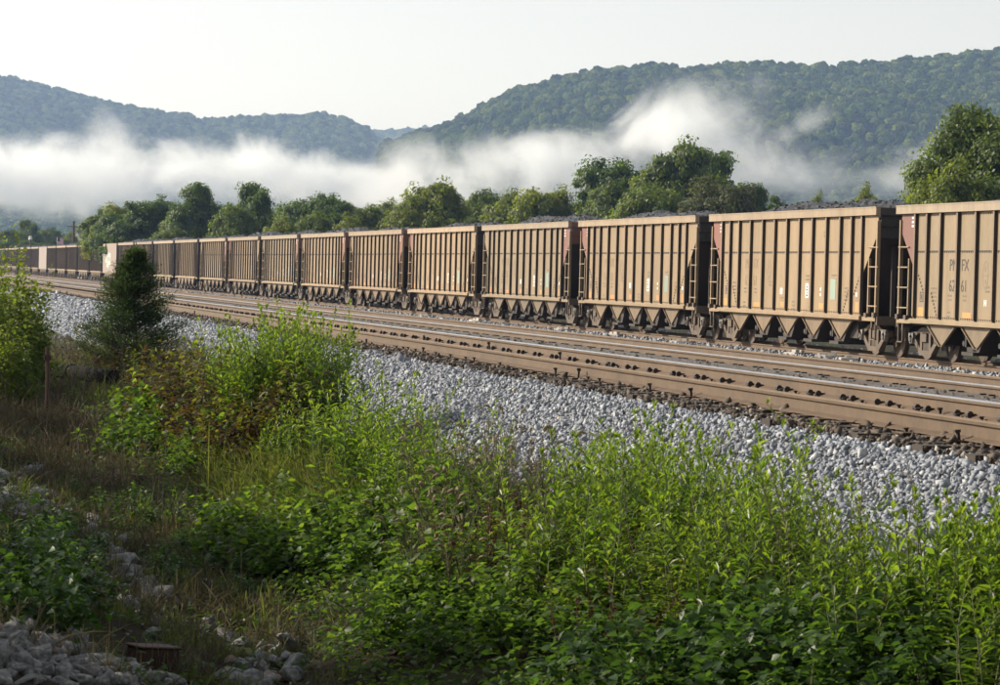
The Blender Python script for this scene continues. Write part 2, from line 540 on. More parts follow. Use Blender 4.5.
def forest(name, V, ny, count, size, label, seed, t0=0):
    rs = np.random.default_rng(seed)
    rows, cols, _ = V.shape
    a = rs.uniform(t0 * ny, min(ny + 2.2, rows - 1.01), count); b = rs.uniform(0, cols - 1.01, count)
    i, j = a.astype(int), b.astype(int); fa, fb = (a - i)[:, None], (b - j)[:, None]
    P = V[i, j] * (1 - fa) * (1 - fb) + V[i + 1, j] * fa * (1 - fb) + V[i, j + 1] * (1 - fa) * fb + V[i + 1, j + 1] * fa * fb
    s = size * np.clip(rs.lognormal(0, .2, count), .6, 1.35)
    P[:, 2] += s * rs.uniform(.35, .95, count)
    me = bpy.data.meshes.new(name)
    me.vertices.add(count); me.vertices.foreach_set('co', P.astype(np.float32).ravel())
    S = np.stack([s * rs.uniform(.85, 1.15, count), s * rs.uniform(.85, 1.15, count), s * rs.uniform(.8, 1.2, count)], 1)
    T = np.stack([rs.normal(0, .12, count), rs.normal(0, .12, count), rs.uniform(0, 6.28, count)], 1)
    for nm, d in (('size', S), ('turn', T)):
        at_ = me.attributes.new(nm, 'FLOAT_VECTOR', 'POINT'); at_.data.foreach_set('vector', d.astype(np.float32).ravel())
    o = link(bpy.data.objects.new(name, me))
    md = o.modifiers.new('crowns', 'NODES'); md.node_group = FOREST
    tag(o, label, kind='stuff')


rr = [(-260, 150), (150, 152), (300, 156), (380, 142), (410, 134), (432, 128), (455, 120), (475, 110), (495, 97), (520, 88), (545, 81), (580, 73), (620, 67), (650, 65), (690, 68), (730, 63), (760, 62),
      (800, 66), (840, 65), (880, 61), (920, 58), (960, 53), (1000, 48), (1050, 44), (1120, 46), (1250, 60), (1400, 90), (1600, 140)]
V, n_ = hill('hill', [(a, b + 7) for a, b in rr[3:]], 2350, 620, -6, 3, 'steep forested hill on the right with long level crest')
forest('hill_forest', V, n_, 26000, 3.5, 'dense green forest covering the steep right hill', 31)
lr = [(-500, 30), (-300, 44), (-150, 60), (-60, 66), (0, 77), (40, 85), (70, 93), (110, 104), (150, 112), (180, 116), (210, 121), (240, 118), (270, 116), (300, 115),
      (325, 115), (345, 119), (362, 127), (380, 139), (420, 152), (470, 170), (520, 200)]
V, n_ = hill('hill', [(a, b + 5) for a, b in lr], 3700, 900, -8, 8, 'long blue ridge on the left above the fog')
forest('hill_forest', V, n_, 30000, 4.4, 'hazy blue forest covering the left ridge', 32)
fr = [(250, 170), (330, 142), (390, 135), (430, 131), (480, 129), (560, 135), (700, 150)]
V, n_ = hill('hill', fr, 5000, 800, -8, 12, 'pale distant ridge in the gap between the two hills', nx=60)
forest('hill_forest', V, n_, 7000, 5.6, 'pale forest on the distant ridge in the gap', 33)
sp_ = [(190, 262), (250, 240), (300, 220), (345, 206), (385, 199), (430, 197), (480, 200), (540, 208), (620, 224), (720, 250)]
V, n_ = hill('hill', sp_, 2080, 480, -6, 15, 'low green spur below the fog in the middle', amp=5, nx=70)
forest('hill_forest', V, n_, 11000, 3.5, 'green woodland on the low spur below the fog', 34)
sl = [(-400, 214), (-150, 212), (0, 211), (60, 212), (120, 214), (180, 222), (250, 238), (320, 262)]
V, n_ = hill('hill', sl, 2450, 700, -5, 19, 'low wooded rise under the fog at far left', amp=4, nx=60)
forest('hill_forest', V, n_, 12000, 3.6, 'hazy woodland on the low rise at far left', 35)

# ------------------------------------------------------------------ tracks
TIE_Z = {1: 0.0, 2: -.215, 3: -.814}
RX = {1: (8.74, 10.245), 2: (14.38, 15.885), 3: (26.48, 27.985)}
RAIL_H = .18
TIE_STEP = .533


def rail_side_poly(h=RAIL_H):
    return [(-.075, .012), (.075, .012), (.075, .022), (.012, .045), (.010, h - .052), (.034, h - .036), (.036, h - .012), (-.036, h - .012), (-.034, h - .036), (-.010, h - .052), (-.012, .045), (-.075, .022)]


def rail(parent, x, z, y0, y1, polished, label=None):
    m = MB()
    m.prism([(px_, pz) for px_, pz in rail_side_poly()], 'y', y0, y1)
    m.v = [(a + x, b, c + z) for a, b, c in m.v]
    o = m.build('rail', M['rail_side'], parent)
    if label: o['label'] = label
    h = MB()
    hw = .0355
    h.prism([(x - hw, z + RAIL_H - .0118), (x + hw, z + RAIL_H - .0118), (x + hw, z + RAIL_H - .004), (x + hw - .010, z + RAIL_H + .001), (x - hw + .010, z + RAIL_H + .001), (x - hw, z + RAIL_H - .004)], 'y', y0, y1)
    h.build('rail_head', M['rail_top'] if polished else M['rail_rust_lit'], o)
    return o


def track(k, label, y0, y1, polished, singles, tie_lo):
    t_ = empty('railway_track', ((RX[k][0] + RX[k][1]) / 2, 0, TIE_Z[k]))
    tag(t_, label, 'railway track')
    ox = t_.location.x
    rails = [rail(t_, RX[k][j] - ox, 0, y0, y1, polished[j]) for j in (0, 1)]
    me = MB().box((-1.3, -.115, -.18), (1.3, .115, 0)).mesh('tie', M['tie'])
    n0, n1 = int(y0 / TIE_STEP), int(y1 / TIE_STEP)
    rest = MB()
    for n in range(n0, n1):
        y = n * TIE_STEP
        jx, jr, jz = random.gauss(0, .035), random.gauss(0, .012), random.uniform(-.012, 0)
        if tie_lo <= y and singles > 0:
            inst('tie', me, t_, (jx, y, jz), (0, 0, jr)); singles -= 1
        else:
            rest.box((-1.3 + jx, y - .115, -.18 + jz), (1.3 + jx, y + .115, jz))
    rest.build('ties', M['tie'], t_)['kind'] = 'stuff'
    return t_


T1 = track(1, 'nearest railway track, rusty near rail and polished far rail', -30, 430, (False, True), 170, 21)
T2 = track(2, 'middle railway track just behind the nearest one, polished near rail', -30, 520, (True, False), 0, 0)
T3 = track(3, 'far railway track carrying the coal train', -30, 640, (False, False), 0, 0)
T1.children[0]['label'] = 'rusty brown rail nearest the ballast slope'
T1.children[1]['label'] = 'rail with bright polished head'

# anchors (pairs on every second tie) and spikes on the near track
am = MB()
am.prism([(-.016, 0), (.016, 0), (.016, .05), (-.016, .05)], 'x', -.10, .10)
am.cyl((-.078, 0, .042), 'y', .033, .055, 9)
anchor_me = am.mesh('rail_anchor', M['anchor'])
sm = MB().box((-.012, -.012, 0), (.012, .012, .06)).box((-.03, -.02, .055), (.018, .02, .075))
spike_me = sm.mesh('spike', M['anchor'])
plate_me = MB().box((-.19, -.10, 0.001), (.19, .10, .011)).mesh('tie_plate', M['rail_side'])
ox = T1.location.x
na = 0
rest = MB(); rest2 = MB()
for n in range(int(22 / TIE_STEP), int(240 / TIE_STEP)):
    y = n * TIE_STEP
    for xr in RX[1]:
        x = xr - ox
        if y < 62:
            inst('tie_plate', plate_me, T1, (x, y, 0))
        else:
            rest2.box((x - .19, y - .1, .001), (x + .19, y + .1, .011))
        for s in (-.105, .105):
            if random.random() < .5:
                j = .5 + (random.random() ** 12) * 1.5
                xx, yy = x + s * 1.0, y + random.uniform(-.07, .07)
                if y < 46 and s < 0:
                    inst('spike', spike_me, T1, (xx, yy, .008), (random.gauss(0, .1), random.gauss(0, .1), 0 if s < 0 else math.pi), (1, 1, j))
                else:
                    rest2.box((xx - .015, yy - .015, .01), (xx + .015, yy + .015, .07 * j))
        if n % 2 == 0 and xr == RX[1][1]:
            for s in (-.15, .15):
                if y < 100:
                    inst('rail_anchor', anchor_me, T1, (x, y + s, .004), (0, 0, random.gauss(0, .12)))
                else:
                    rest.box((x - .11, y + s - .025, .0), (x - .03, y + s + .025, .085))
rest.build('rail_anchors', M['anchor'], T1)['kind'] = 'stuff'
rest2.build('track_fastenings', M['anchor'], T1)['kind'] = 'stuff'
ox = T2.location.x
rest = MB()
for n in range(int(25 / TIE_STEP), int(200 / TIE_STEP)):
    y = n * TIE_STEP; x = RX[2][0] - ox
    rest.box((x - .19, y - .1, .001), (x + .19, y + .1, .011))
    if n % 2 == 0:
        for s in (-.15, .15):
            rest.box((x - .13, y + s - .03, .011), (x - .04, y + s + .03, .075))
rest.build('track_fastenings', M['anchor'], T2)['kind'] = 'stuff'

# pale plates lying between middle and far track
pm = MB().prism([(-.32, -.15), (.30, -.18), (.34, .12), (.05, .2), (-.3, .16)], 'z', 0, .05)
pm.box((-.16, -.05, .05), (-.02, .06, .11)).box((.06, -.04, .05), (.17, .05, .10))
pme = pm.mesh('steel_plate', M['plate'])
for k, (px_, py_) in enumerate([(806, 352), (833, 354), (861, 358), (619, 334), (691, 342), (568, 327), (477, 319), (430, 316)]):
    y_ = 25.9 / math.tan(YAW + math.atan((px_ - 500) / F_PX))
    o = inst('steel_plate', pme, None, (25.75 + random.uniform(-.2, .15), y_, gz(25.8, y_) + .03), (0, 0, random.uniform(0, 3)), (1.1, 1.3, 1.2))
    tag(o, 'pale flat plate lying on the ballast beside the far rail under the train', 'plate', 'pale plates lying beside the far rail')

# ------------------------------------------------------------------ the coal train
PITCH_CAR, Y_GAP0 = 16.15, 70.0
TRAIN_X = (RX[3][0] + RX[3][1]) / 2
RAIL_TOP = TIE_Z[3] + RAIL_H
RIBS = [-6.15, -5.35, -4.45, -3.35, -2.2, -1.1, 0, 1.1, 2.2, 3.35, 4.45, 5.35, 6.15]
HW = 1.50                     # half width at the side sheet
Z_SILL, Z_CH0, Z_CH1 = 1.03, 3.60, 3.80


def sheet_font(txt, size, mat, parent, y, z, x=-HW - .006, name='reporting_mark'):
    c = bpy.data.curves.new(name, 'FONT')
    c.body = txt; c.size = size; c.align_x = 'CENTER'; c.align_y = 'CENTER'; c.resolution_u = 3; c.extrude = .002
    tmp = bpy.data.objects.new(name, c); col.objects.link(tmp)
    bpy.context.view_layer.update()
    me = bpy.data.meshes.new_from_object(tmp.evaluated_get(bpy.context.evaluated_depsgraph_get()))
    bpy.data.objects.remove(tmp)
    me.materials.clear(); me.materials.append(mat)
    # letters read from the near track side: local +x of text runs towards -y
    o = bpy.data.objects.new(name, me)
    o.matrix_local = Matrix(((0, 0, -1, x), (-1, 0, 0, y), (0, 1, 0, z), (0, 0, 0, 1)))
    return link(o, parent)


def build_body_meshes():
    D = {}
    # hopper body: far side sheet, slope sheets, crossing centre sill
    m = MB()
    m.box((HW - .02, -6.2, Z_SILL), (HW, 6.2, Z_CH0))
    m.box((-HW + .03, -5.2, .95), (HW - .03, 5.2, 1.02))
    for s in (-1, 1):
        m.add([(-HW + .03, s * 7.27, 3.22), (HW - .03, s * 7.27, 3.22), (HW - .03, s * 5.0, .98), (-HW + .03, s * 5.0, .98),
               (-HW + .03, s * 7.20, 3.25), (HW - .03, s * 7.20, 3.25), (HW - .03, s * 4.93, 1.02), (-HW + .03, s * 4.93, 1.02)],
              [(0, 1, 2, 3), (4, 5, 6, 7), (0, 1, 5, 4), (1, 2, 6, 5), (2, 3, 7, 6), (3, 0, 4, 7)])
    m.box((-.32, -7.5, .72), (.32, 7.5, 1.0))
    for s in (-1, 1):
        m.box((-.09, s * 6.0 - .04, 1.0), (.09, s * 6.0 + .04, 2.0))
        m.box((-1.0, s * 6.9 - .04, .9), (-.9, s * 6.9 + .04, 2.85)); m.box((.9, s * 6.9 - .04, .9), (1.0, s * 6.9 + .04, 2.85))
    for r in RIBS:
        m.box((HW, r - .05, Z_SILL), (HW + .1, r + .05, Z_CH0))
    m.box((HW - .05, -7.35, Z_CH0), (HW + .12, 7.35, Z_CH1)); m.box((HW - .1, -6.25, .88), (HW + .14, 6.25, Z_SILL))
    D['hopper_body'] = m.mesh('hopper_body', M['dark_steel'])
    # inside lining plane that closes the box behind the panels
    # ribs
    m = MB()
    m.prism([(-HW - .085, Z_SILL + .06), (-HW - .085, Z_CH0 - .001), (-HW, Z_CH0 - .001), (-HW, Z_SILL + .002), (-HW - .04, Z_SILL + .002)], 'y', -.045, .045)
    D['side_post'] = m.mesh('side_post', M['tan_dark'])
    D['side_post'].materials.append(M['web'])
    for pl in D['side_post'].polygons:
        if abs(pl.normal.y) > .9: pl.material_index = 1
    m = MB()
    m.box((-HW - .125, -7.35, Z_CH0), (-HW + .06, 7.35, Z_CH1))
    m.box((-HW - .135, -7.36, Z_CH1 - .02), (-HW + .08, 7.36, Z_CH1 + .012))
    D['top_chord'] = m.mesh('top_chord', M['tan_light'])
    m = MB()
    m.prism([(-HW - .13, .92), (-HW - .13, 1.0), (-HW - .10, Z_SILL), (-HW + .02, Z_SILL), (-HW + .02, .88), (-HW - .05, .90)], 'y', -6.28, 6.28)
    m.box((-HW - .06, -7.3, .90), (-HW + .02, -6.281, 1.0)); m.box((-HW - .06, 6.281, .90), (-HW + .02, 7.3, 1.0))
    D['side_sill'] = m.mesh('side_sill', M['tan'])
    # horizontal seam with rivets
    m = MB()
    for a, b in zip(RIBS[:-1], RIBS[1:]):
        m.box((-HW - .006, a + .05, 2.655), (-HW + .002, b - .05, 2.69))
        y = a + .12
        while y < b - .09:
            m.box((-HW - .014, y - .014, 2.632), (-HW - .002, y + .014, 2.66)); y += .135
        y = a + .12
        while y < b - .09:
            m.box((-HW - .012, y - .02, 1.06), (-HW - .002, y + .02, 1.10)); y += .135
            m.box((-HW - .010, y - .02, 3.52), (-HW - .002, y + .0, 3.555))
    for k in range(7):
        for s in (-1, 1):
            m.box((-HW - .016, s * (5.52 + .075 * k) - .02, 1.55 + .085 * k), (-HW - .003, s * (5.52 + .075 * k) + .02, 1.60 + .085 * k))
            m.box((-HW - .016, s * (4.72 + .06 * k) - .02, 1.12 + .085 * k), (-HW - .003, s * (4.72 + .06 * k) + .02, 1.17 + .085 * k))
    D['rivets'] = m.mesh('rivets', M['dark_steel'])
    m = MB()
    m.prism([(6.20, 2.15), (6.20, 3.599), (7.22, 3.599), (7.22, 3.15)], 'x', -HW - .008, -HW + .012)
    D['corner_gusset'] = m.mesh('corner_gusset', M['tan'])
    D['corner_gusset_red'] = m.mesh('corner_gusset', M['red'])
    m = MB()
    for q in range(3):
        m.box((-HW - .012, 6.36, 3.27 + q * .10), (-HW - .006, 6.52, 3.32 + q * .10))
    D['white_mark'] = m.mesh('white_mark', M['white'])
    # end wall, near-black to put its shade into the colour
    m = MB()
    m.box((-HW + .05, 7.22, 3.0), (HW, 7.28, 3.62)); m.box((-HW - .0, 7.20, 3.60), (HW + .1, 7.36, 3.79))
    for q in (3.02, 3.32):
        m.box((-HW + .05, 7.28, q), (HW, 7.34, q + .06))
    D['end_wall'] = m.mesh('end_wall', M['dark_steel'])
    D['end_wall_red'] = m.mesh('end_wall', M['red'])
    m = MB()
    m.box((-HW - .05, 7.20, 1.0), (-HW + .04, 7.28, 3.45))
    m.box((-HW - .03, 6.60, 1.0), (-HW + .03, 6.66, 2.5))
    D['ladder'] = m.mesh('ladder', M['tan'])
    D['rung'] = MB().cyl((-HW - .03, 6.99, 0), 'y', .020, .72, 6).mesh('rung', M['tan'])
    m = MB()
    m.box((-HW + .02, 6.3, .93), (HW, 7.35, .985)); m.box((-HW - .03, 7.30, .80), (HW, 7.38, 1.03))
    m.box((-HW - .03, 6.95, .74), (-HW + .01, 6.99, .93)); m.box((-HW - .03, 7.22, .42), (-HW + .01, 7.26, .93)); m.box((-HW - .05, 6.92, .42), (-HW + .01, 7.28, .45)); m.box((-HW - .03, 6.92, .45), (-HW + .01, 6.96, .93))
    m.box((-HW - .10, 6.55, 1.0), (-HW + .0, 6.72, 1.10)); m.box((-HW - .1, 7.15, 1.0), (-HW, 7.3, 1.12))
    D['end_platform'] = m.mesh('end_platform', M['steel'])
    m = MB()
    m.box((-.12, 7.5, .70), (.12, 7.88, .94)); m.box((-.2, 7.86, .62), (.2, 8.09, 1.0))
    m.tube([(-.35, 7.5, .8), (-.38, 7.75, .55), (-.36, 8.0, .42)], .03)
    D['coupler'] = m.mesh('coupler', M['dark_steel'])
    # hopper chutes: side triangles with flanged edges
    m = MB()
    m.prism([(-.82, .879), (.82, .879), (.05, .44), (-.05, .44)], 'x', -HW + .035, -HW + .05)
    for s in (-1, 1):
        m.add([(-HW + .0, s * .93, .879), (-HW + .06, s * .93, .879), (-HW + .06, s * .08, .385), (-HW + .0, s * .08, .385),
               (-HW + .0, s * .875, .879), (-HW + .06, s * .875, .879), (-HW + .06, s * .02, .385), (-HW + .0, s * .02, .385)],
              [(0, 1, 2, 3), (4, 5, 6, 7), (0, 1, 5, 4), (1, 2, 6, 5), (2, 3, 7, 6), (3, 0, 4, 7)])
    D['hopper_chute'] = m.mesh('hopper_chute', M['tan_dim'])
    m = MB()
    for q in (-3.3, -1.1, 1.1, 3.3):
        m.prism([(q - .8, .86), (q + .8, .86), (q + .34, .28), (q - .34, .28)], 'x', -1.1, 1.1)
        m.box((-1.25, q - .36, .22), (1.25, q + .36, .30))
        m.cyl((-1.26, q + .1, .5), 'x', .07, .1, 8)
        m.box((-1.3, q - .05, .42), (-1.1, q + .03, .86))
    m.box((-.5, -5.2, .6), (.5, 5.2, .9))
    m.box((-1.3, -5.35, .42), (-.7, -4.75, .86)); m.box((-1.3, 4.75, .42), (-.7, 5.35, .86))
    D['discharge_gates'] = m.mesh('discharge_gates', M['dark_steel'])
    # truck
    WB = .865
    m = MB()
    for s in (-1, 1):
        x0, x1 = (s * 1.12 - .07, s * 1.12 + .07)
        m.prism([(-1.06, .62), (-.98, .68), (-.6, .70), (-.35, .80), (.35, .80), (.6, .70), (.98, .68), (1.06, .62), (1.06, .50), (.9, .50), (.78, .56), (.42, .68), (-.42, .68), (-.78, .56), (-.9, .50), (-1.06, .50)], 'x', x0, x1)
        for q in (-1, 1):
            m.prism([(q * .95, .56), (q * .80, .60), (q * .28, .24), (q * .28, .13), (q * .40, .14)][::q], 'x', x0, x1)
            m.box((x0, min(q * .22, q * .36), .24), (x1, max(q * .22, q * .36), .70))
        m.box((x0, -.42, .12), (x1, .42, .24))
        m.box((s * 1.12 - .12, -.18, .46), (s * 1.12 + .12, .18, .66))
    m.box((-1.1, -.2, .44), (1.1, .2, .66))
    D['truck_frame'] = m.mesh('wheel_truck', M['steel'])
    m = MB()
    for q in (-.12, 0, .12):
        m.cyl((-1.13, q, .34), 'z', .062, .2, 8)
    m.box((-1.19, -.2, .236), (-1.07, .2, .25))
    D['spring'] = m.mesh('spring_nest', M['wheel'])
    m = MB()
    for s in (-1, 1):
        m.cyl((s * .755, 0, 0), 'x', .458, .11, 24)
        m.cyl((s * .70, 0, 0), 'x', .485, .03, 24)
        m.cyl((s * .815, 0, 0), 'x', .17, .05, 14)
    m.cyl((0, 0, 0), 'x', .09, 2.1, 10)
    D['wheelset'] = m.mesh('wheelset', M['wheel'])
    m = MB()
    m.cyl((0, 0, 0), 'x', .115, .10, 12); m.cyl((-.055, 0, 0), 'x', .07, .05, 10)
    m.box((-.05, -.15, .04), (.05, .15, .16))
    D['bearing_cap'] = m.mesh('bearing_cap', M['cap'])
    return D


DM = build_body_meshes()
panel_me = {}


def panel_mesh(wid, mat):
    k = (round(wid, 3), mat.name)
    if k not in panel_me:
        panel_me[k] = MB().box((-HW - .002, -wid / 2, Z_SILL), (-HW + .018, wid / 2, Z_CH0 - .001)).mesh('side_panel', mat)
    return panel_me[k]


def truck_parts(parent, y, full=True):
    t_ = inst('wheel_truck', DM['truck_frame'], parent, (0, y, 0))
    for q in (-.865, .865):
        inst('wheelset', DM['wheelset'], t_, (0, q, .458))
        if full:
            inst('bearing_cap', DM['bearing_cap'], t_, (-1.20, q, .50))
    if full: inst('spring_nest', DM['spring'], t_)
    return t_


def flat(parent, name, y, z, wd, h, mat, label=None):
    m = MB().box((-HW - .009, y - wd / 2, z - h / 2), (-HW - .0035, y + wd / 2, z + h / 2))
    o = m.build(name, mat, parent)
    if label: o['label'] = label
    return o


def make_car_full(red_far, faded):
    """red_far: the end with the red gusset looks away from the camera (+y)"""
    c = empty('coal_hopper_car')
    inst('hopper_body', DM['hopper_body'], c)
    for a, b in zip(RIBS[:-1], RIBS[1:]):
        inst('side_panel', panel_mesh(b - a - .09, M['tan']), c, (0, (a + b) / 2, 0))
    for r in RIBS:
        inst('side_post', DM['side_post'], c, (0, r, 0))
    for nm in ('top_chord', 'side_sill', 'discharge_gates'):
        inst(nm, DM[nm], c)
    o = inst('rivets', DM['rivets'], c); o['kind'] = 'stuff'
    for s in (1, -1):
        red = (s == 1) == red_far
        sc3 = (1, s, 1)
        o = inst('corner_gusset', DM['corner_gusset_red' if red else 'corner_gusset'], c, scale=sc3)
        o['label'] = 'faded red corner gusset' if red else 'tan corner gusset'
        if red:
            inst('white_mark', DM['white_mark'], c, scale=sc3)
        o = inst('end_wall', DM['end_wall_red' if (red and not red_far) else 'end_wall'], c, scale=sc3)
        l = inst('ladder', DM['ladder'], c, scale=sc3)
        for k in range(4):
            inst('rung', DM['rung'], l, (0, 0, 1.28 + .5 * k))
        inst('end_platform', DM['end_platform'], c, scale=sc3)
        inst('coupler', DM['coupler'], c, scale=sc3)
        truck_parts(c, s * 6.22)
    for k in range(5):
        inst('hopper_chute', DM['hopper_chute'], c, (0, (k - 2) * 2.22, 0))
    # stencils and reflectors
    d = 1 if red_far else -1
    ink = M['ink_faded'] if faded else M['ink']
    flat(c, 'orange_reflector', 5.74, 1.20, .44, .22, M['orange'])
    flat(c, 'orange_reflector', 2.75, 1.17, .55, .13, M['orange'])
    flat(c, 'orange_reflector', .42, 1.22, .34, .15, M['orange'])
    flat(c, 'orange_reflector', -2.95, 1.22, .42, .15, M['orange'])
    flat(c, 'orange_reflector', -5.8, 1.24, .3, .26, M['orange'])
    flat(c, 'white_sticker', .52, 1.58, .20, .17, M['white'])
    for q in (.9, 1.05):
        flat(c, 'white_sticker', -2.85, q + .62, .09, .075, M['white'])
    flat(c, 'white_sticker', -5.72, 1.56, .12, .10, M['white'])
    flat(c, 'white_sticker', -1.72, 1.62, .26, .40, M['white'])
    m = MB()
    for q, w_ in ((.10, .12), (.02, .16), (-.06, .10), (-.13, .15)):
        m.box((-HW - .0115, -1.72 - w_ / 2, 1.62 + q - .025), (-HW - .0092, -1.72 + w_ / 2, 1.62 + q + .025))
    m.build('sticker_print', M['ink'], c)
    o = flat(c, 'green_sticker', -3.85, 1.68, .42, .55, M['green'])
    return c


def stencil_car(c, left, right, num_l, num_r, faded):
    ink = M['ink_faded'] if faded else M['ink']
    if left:
        sheet_font(left, .40, ink, c, 3.35 + .34, 2.33)
        sheet_font(right, .40, ink, c, 3.35 - .40, 2.33)
        sheet_font(num_l, .40, ink, c, 3.35 + .40, 1.84)
        sheet_font(num_r, .40, ink, c, 3.35 - .36, 1.84)
    m = MB()
    for y, z, n, wd in ((3.9, 1.62, 2, .25), (2.95, 1.62, 2, .22), (4.95, 1.78, 4, .36), (3.95, 1.22, 2, .2), (.42, 1.40, 2, .28), (-1.75, 2.02, 3, .34), (-3.9, 2.05, 3, .36), (-4.9, 1.72, 4, .3), (-.55, 1.30, 3, .3), (-2.0, 1.27, 2, .4), (-3.1, 3.2, 2, .3), (1.55, 1.84, 2, .26)):
        for k in range(n):
            x = y + wd / 2
            while x > y - wd / 2:
                l_ = random.uniform(.025, .06)
                m.box((-HW - .0065, x - l_, z - k * .10 - .022), (-HW - .0032, x, z - k * .10 + .022)); x -= l_ + .018
    o = m.build('small_stencils', M['ink_faded'], c); o['kind'] = 'stuff'
    # round emblem
    m = MB()
    yy, zz = 1.68, 2.12
    for k in range(28):
        a0, a1 = 2 * math.pi * k / 28, 2 * math.pi * (k + 1) / 28
        pts = []
        for aa, rr_ in ((a0, 1), (a1, 1), (a1, .86), (a0, .86)):
            pts.append((-HW - .0055, yy + math.cos(aa) * .17 * rr_, zz + math.sin(aa) * .34 * rr_))
        b = len(m.v); m.v += pts; m.f.append((b, b + 1, b + 2, b + 3))
    m.box((-HW - .006, yy - .13, zz - .03), (-HW - .0035, yy + .13, zz + .0)); m.box((-HW - .006, yy - .02, zz + .08), (-HW - .0035, yy + .06, zz + .2)); m.box((-HW - .006, yy - .05, zz - .2), (-HW - .0035, yy + .03, zz - .1))
    m.build('round_emblem', M['ink_faded'], c)
    m = MB()
    m.box((-HW - .0065, 5.62, 1.44), (-HW - .0035, 5.86, 1.47)); m.box((-HW - .0065, 5.62, 1.66), (-HW - .0035, 5.86, 1.69)); m.box((-HW - .0065, 5.62, 1.47), (-HW - .0035, 5.655, 1.66)); m.box((-HW - .0065, 5.825, 1.47), (-HW - .0035, 5.86, 1.66)); m.box((-HW - .0065, 5.70, 1.50), (-HW - .0035, 5.78, 1.63))
    m.build('stencil_box', M['ink'], c)
    if faded: return
    m = MB()
    m.box((-HW - .0065, 1.57, 1.40), (-HW - .0035, 1.605, 1.55)); m.box((-HW - .0065, 1.68, 1.40), (-HW - .0035, 1.715, 1.55)); m.box((-HW - .0065, 1.605, 1.455), (-HW - .0035, 1.68, 1.49))
    m.build('white_mark', M['white'], c)
    if not faded:
        pass


NAMES = ['nearest', 'second', 'third', 'fourth', 'fifth', 'sixth', 'seventh', 'eighth', 'ninth', 'tenth', 'eleventh', 'twelfth', 'thirteenth', 'fourteenth', 'fifteenth', 'sixteenth', 'seventeenth',
         'eighteenth', 'nineteenth', 'twentieth', 'twenty-first', 'twenty-second', 'twenty-third', 'twenty-fourth', 'twenty-fifth', 'twenty-sixth', 'twenty-seventh', 'twenty-eighth']
REDS = {-1: True, 0: True, 1: True, 2: False, 3: True, 4: False, 5: False, 6: False, 7: True, 8: False}
proto_far, proto_near = make_car_full(True, False), make_car_full(False, False)
used = {True: False, False: False}
pale = {13, 19}


def coal_heap(seed, ylen):
    rs = random.Random(seed)
    nu, nv = 22, 74
    hts = [rs.uniform(.42, .62), rs.uniform(.36, .58)]
    V, Q = [], []
    for j in range(nv + 1):
        for i in range(nu + 1):
            x = -1.36 + 2.72 * i / nu; y = -7.1 + 14.2 * j / nv
            ey = min(1, (7.1 - abs(y)) / 2.3); ex = min(1, (1.36 - abs(x)) / 1.15)
            hump = hts[0] * math.exp(-((y - 3.0) / 3.4) ** 2) + hts[1] * math.exp(-((y + 3.0) / 3.4) ** 2)
            h = 3.50 + hump * .82 * (ey ** .6) * (ex ** .75) + (.14 * ey)
            n = mnoise.fractal(Vector((x * 1.5 + seed * 9, y * 1.5, 3)), .8, 2.1, 4)
            h += .06 * n + .05 * (rs.random() - .5)
            V.append((x + rs.uniform(-.04, .04), y + rs.uniform(-.06, .06), h))
    for j in range(nv):
        for i in range(nu):
            a = j * (nu + 1) + i
            Q.append((a, a + 1, a + nu + 2, a + nu + 1))
    # loose lumps on the surface
    lump = [(-.5, -.5, 0), (.5, -.45, 0), (.45, .5, 0), (-.45, .5, 0), (-.25, -.3, .6), (.3, -.2, .7), (.15, .3, .55)]
    lf = [(0, 1, 5, 4), (1, 2, 6, 5), (2, 3, 4, 6), (3, 0, 4, 4), (4, 5, 6, 6)]
    F = [tuple(q) for q in Q]
    for k in range(900):
        a = rs.randrange(len(V) // 1) if k < 0 else rs.randrange((nu + 1) * (nv + 1))
        p = V[a]; s = rs.uniform(.035, .10); r = rs.uniform(0, 6.28)
        b = len(V)
        for q in lump:
            V.append((p[0] + s * (q[0] * math.cos(r) - q[1] * math.sin(r)), p[1] + s * (q[0] * math.sin(r) + q[1] * math.cos(r)), p[2] - .02 + s * q[2]))
        for f in lf:
            ff = []
            for i_ in f:
                if i_ + b not in ff: ff.append(i_ + b)
            F.append(tuple(ff))
    me = bpy.data.meshes.new('coal_load'); me.from_pydata(V, [], F); me.materials.append(M['coal'])
    return me


heaps = [coal_heap(k, 14) for k in range(5)]
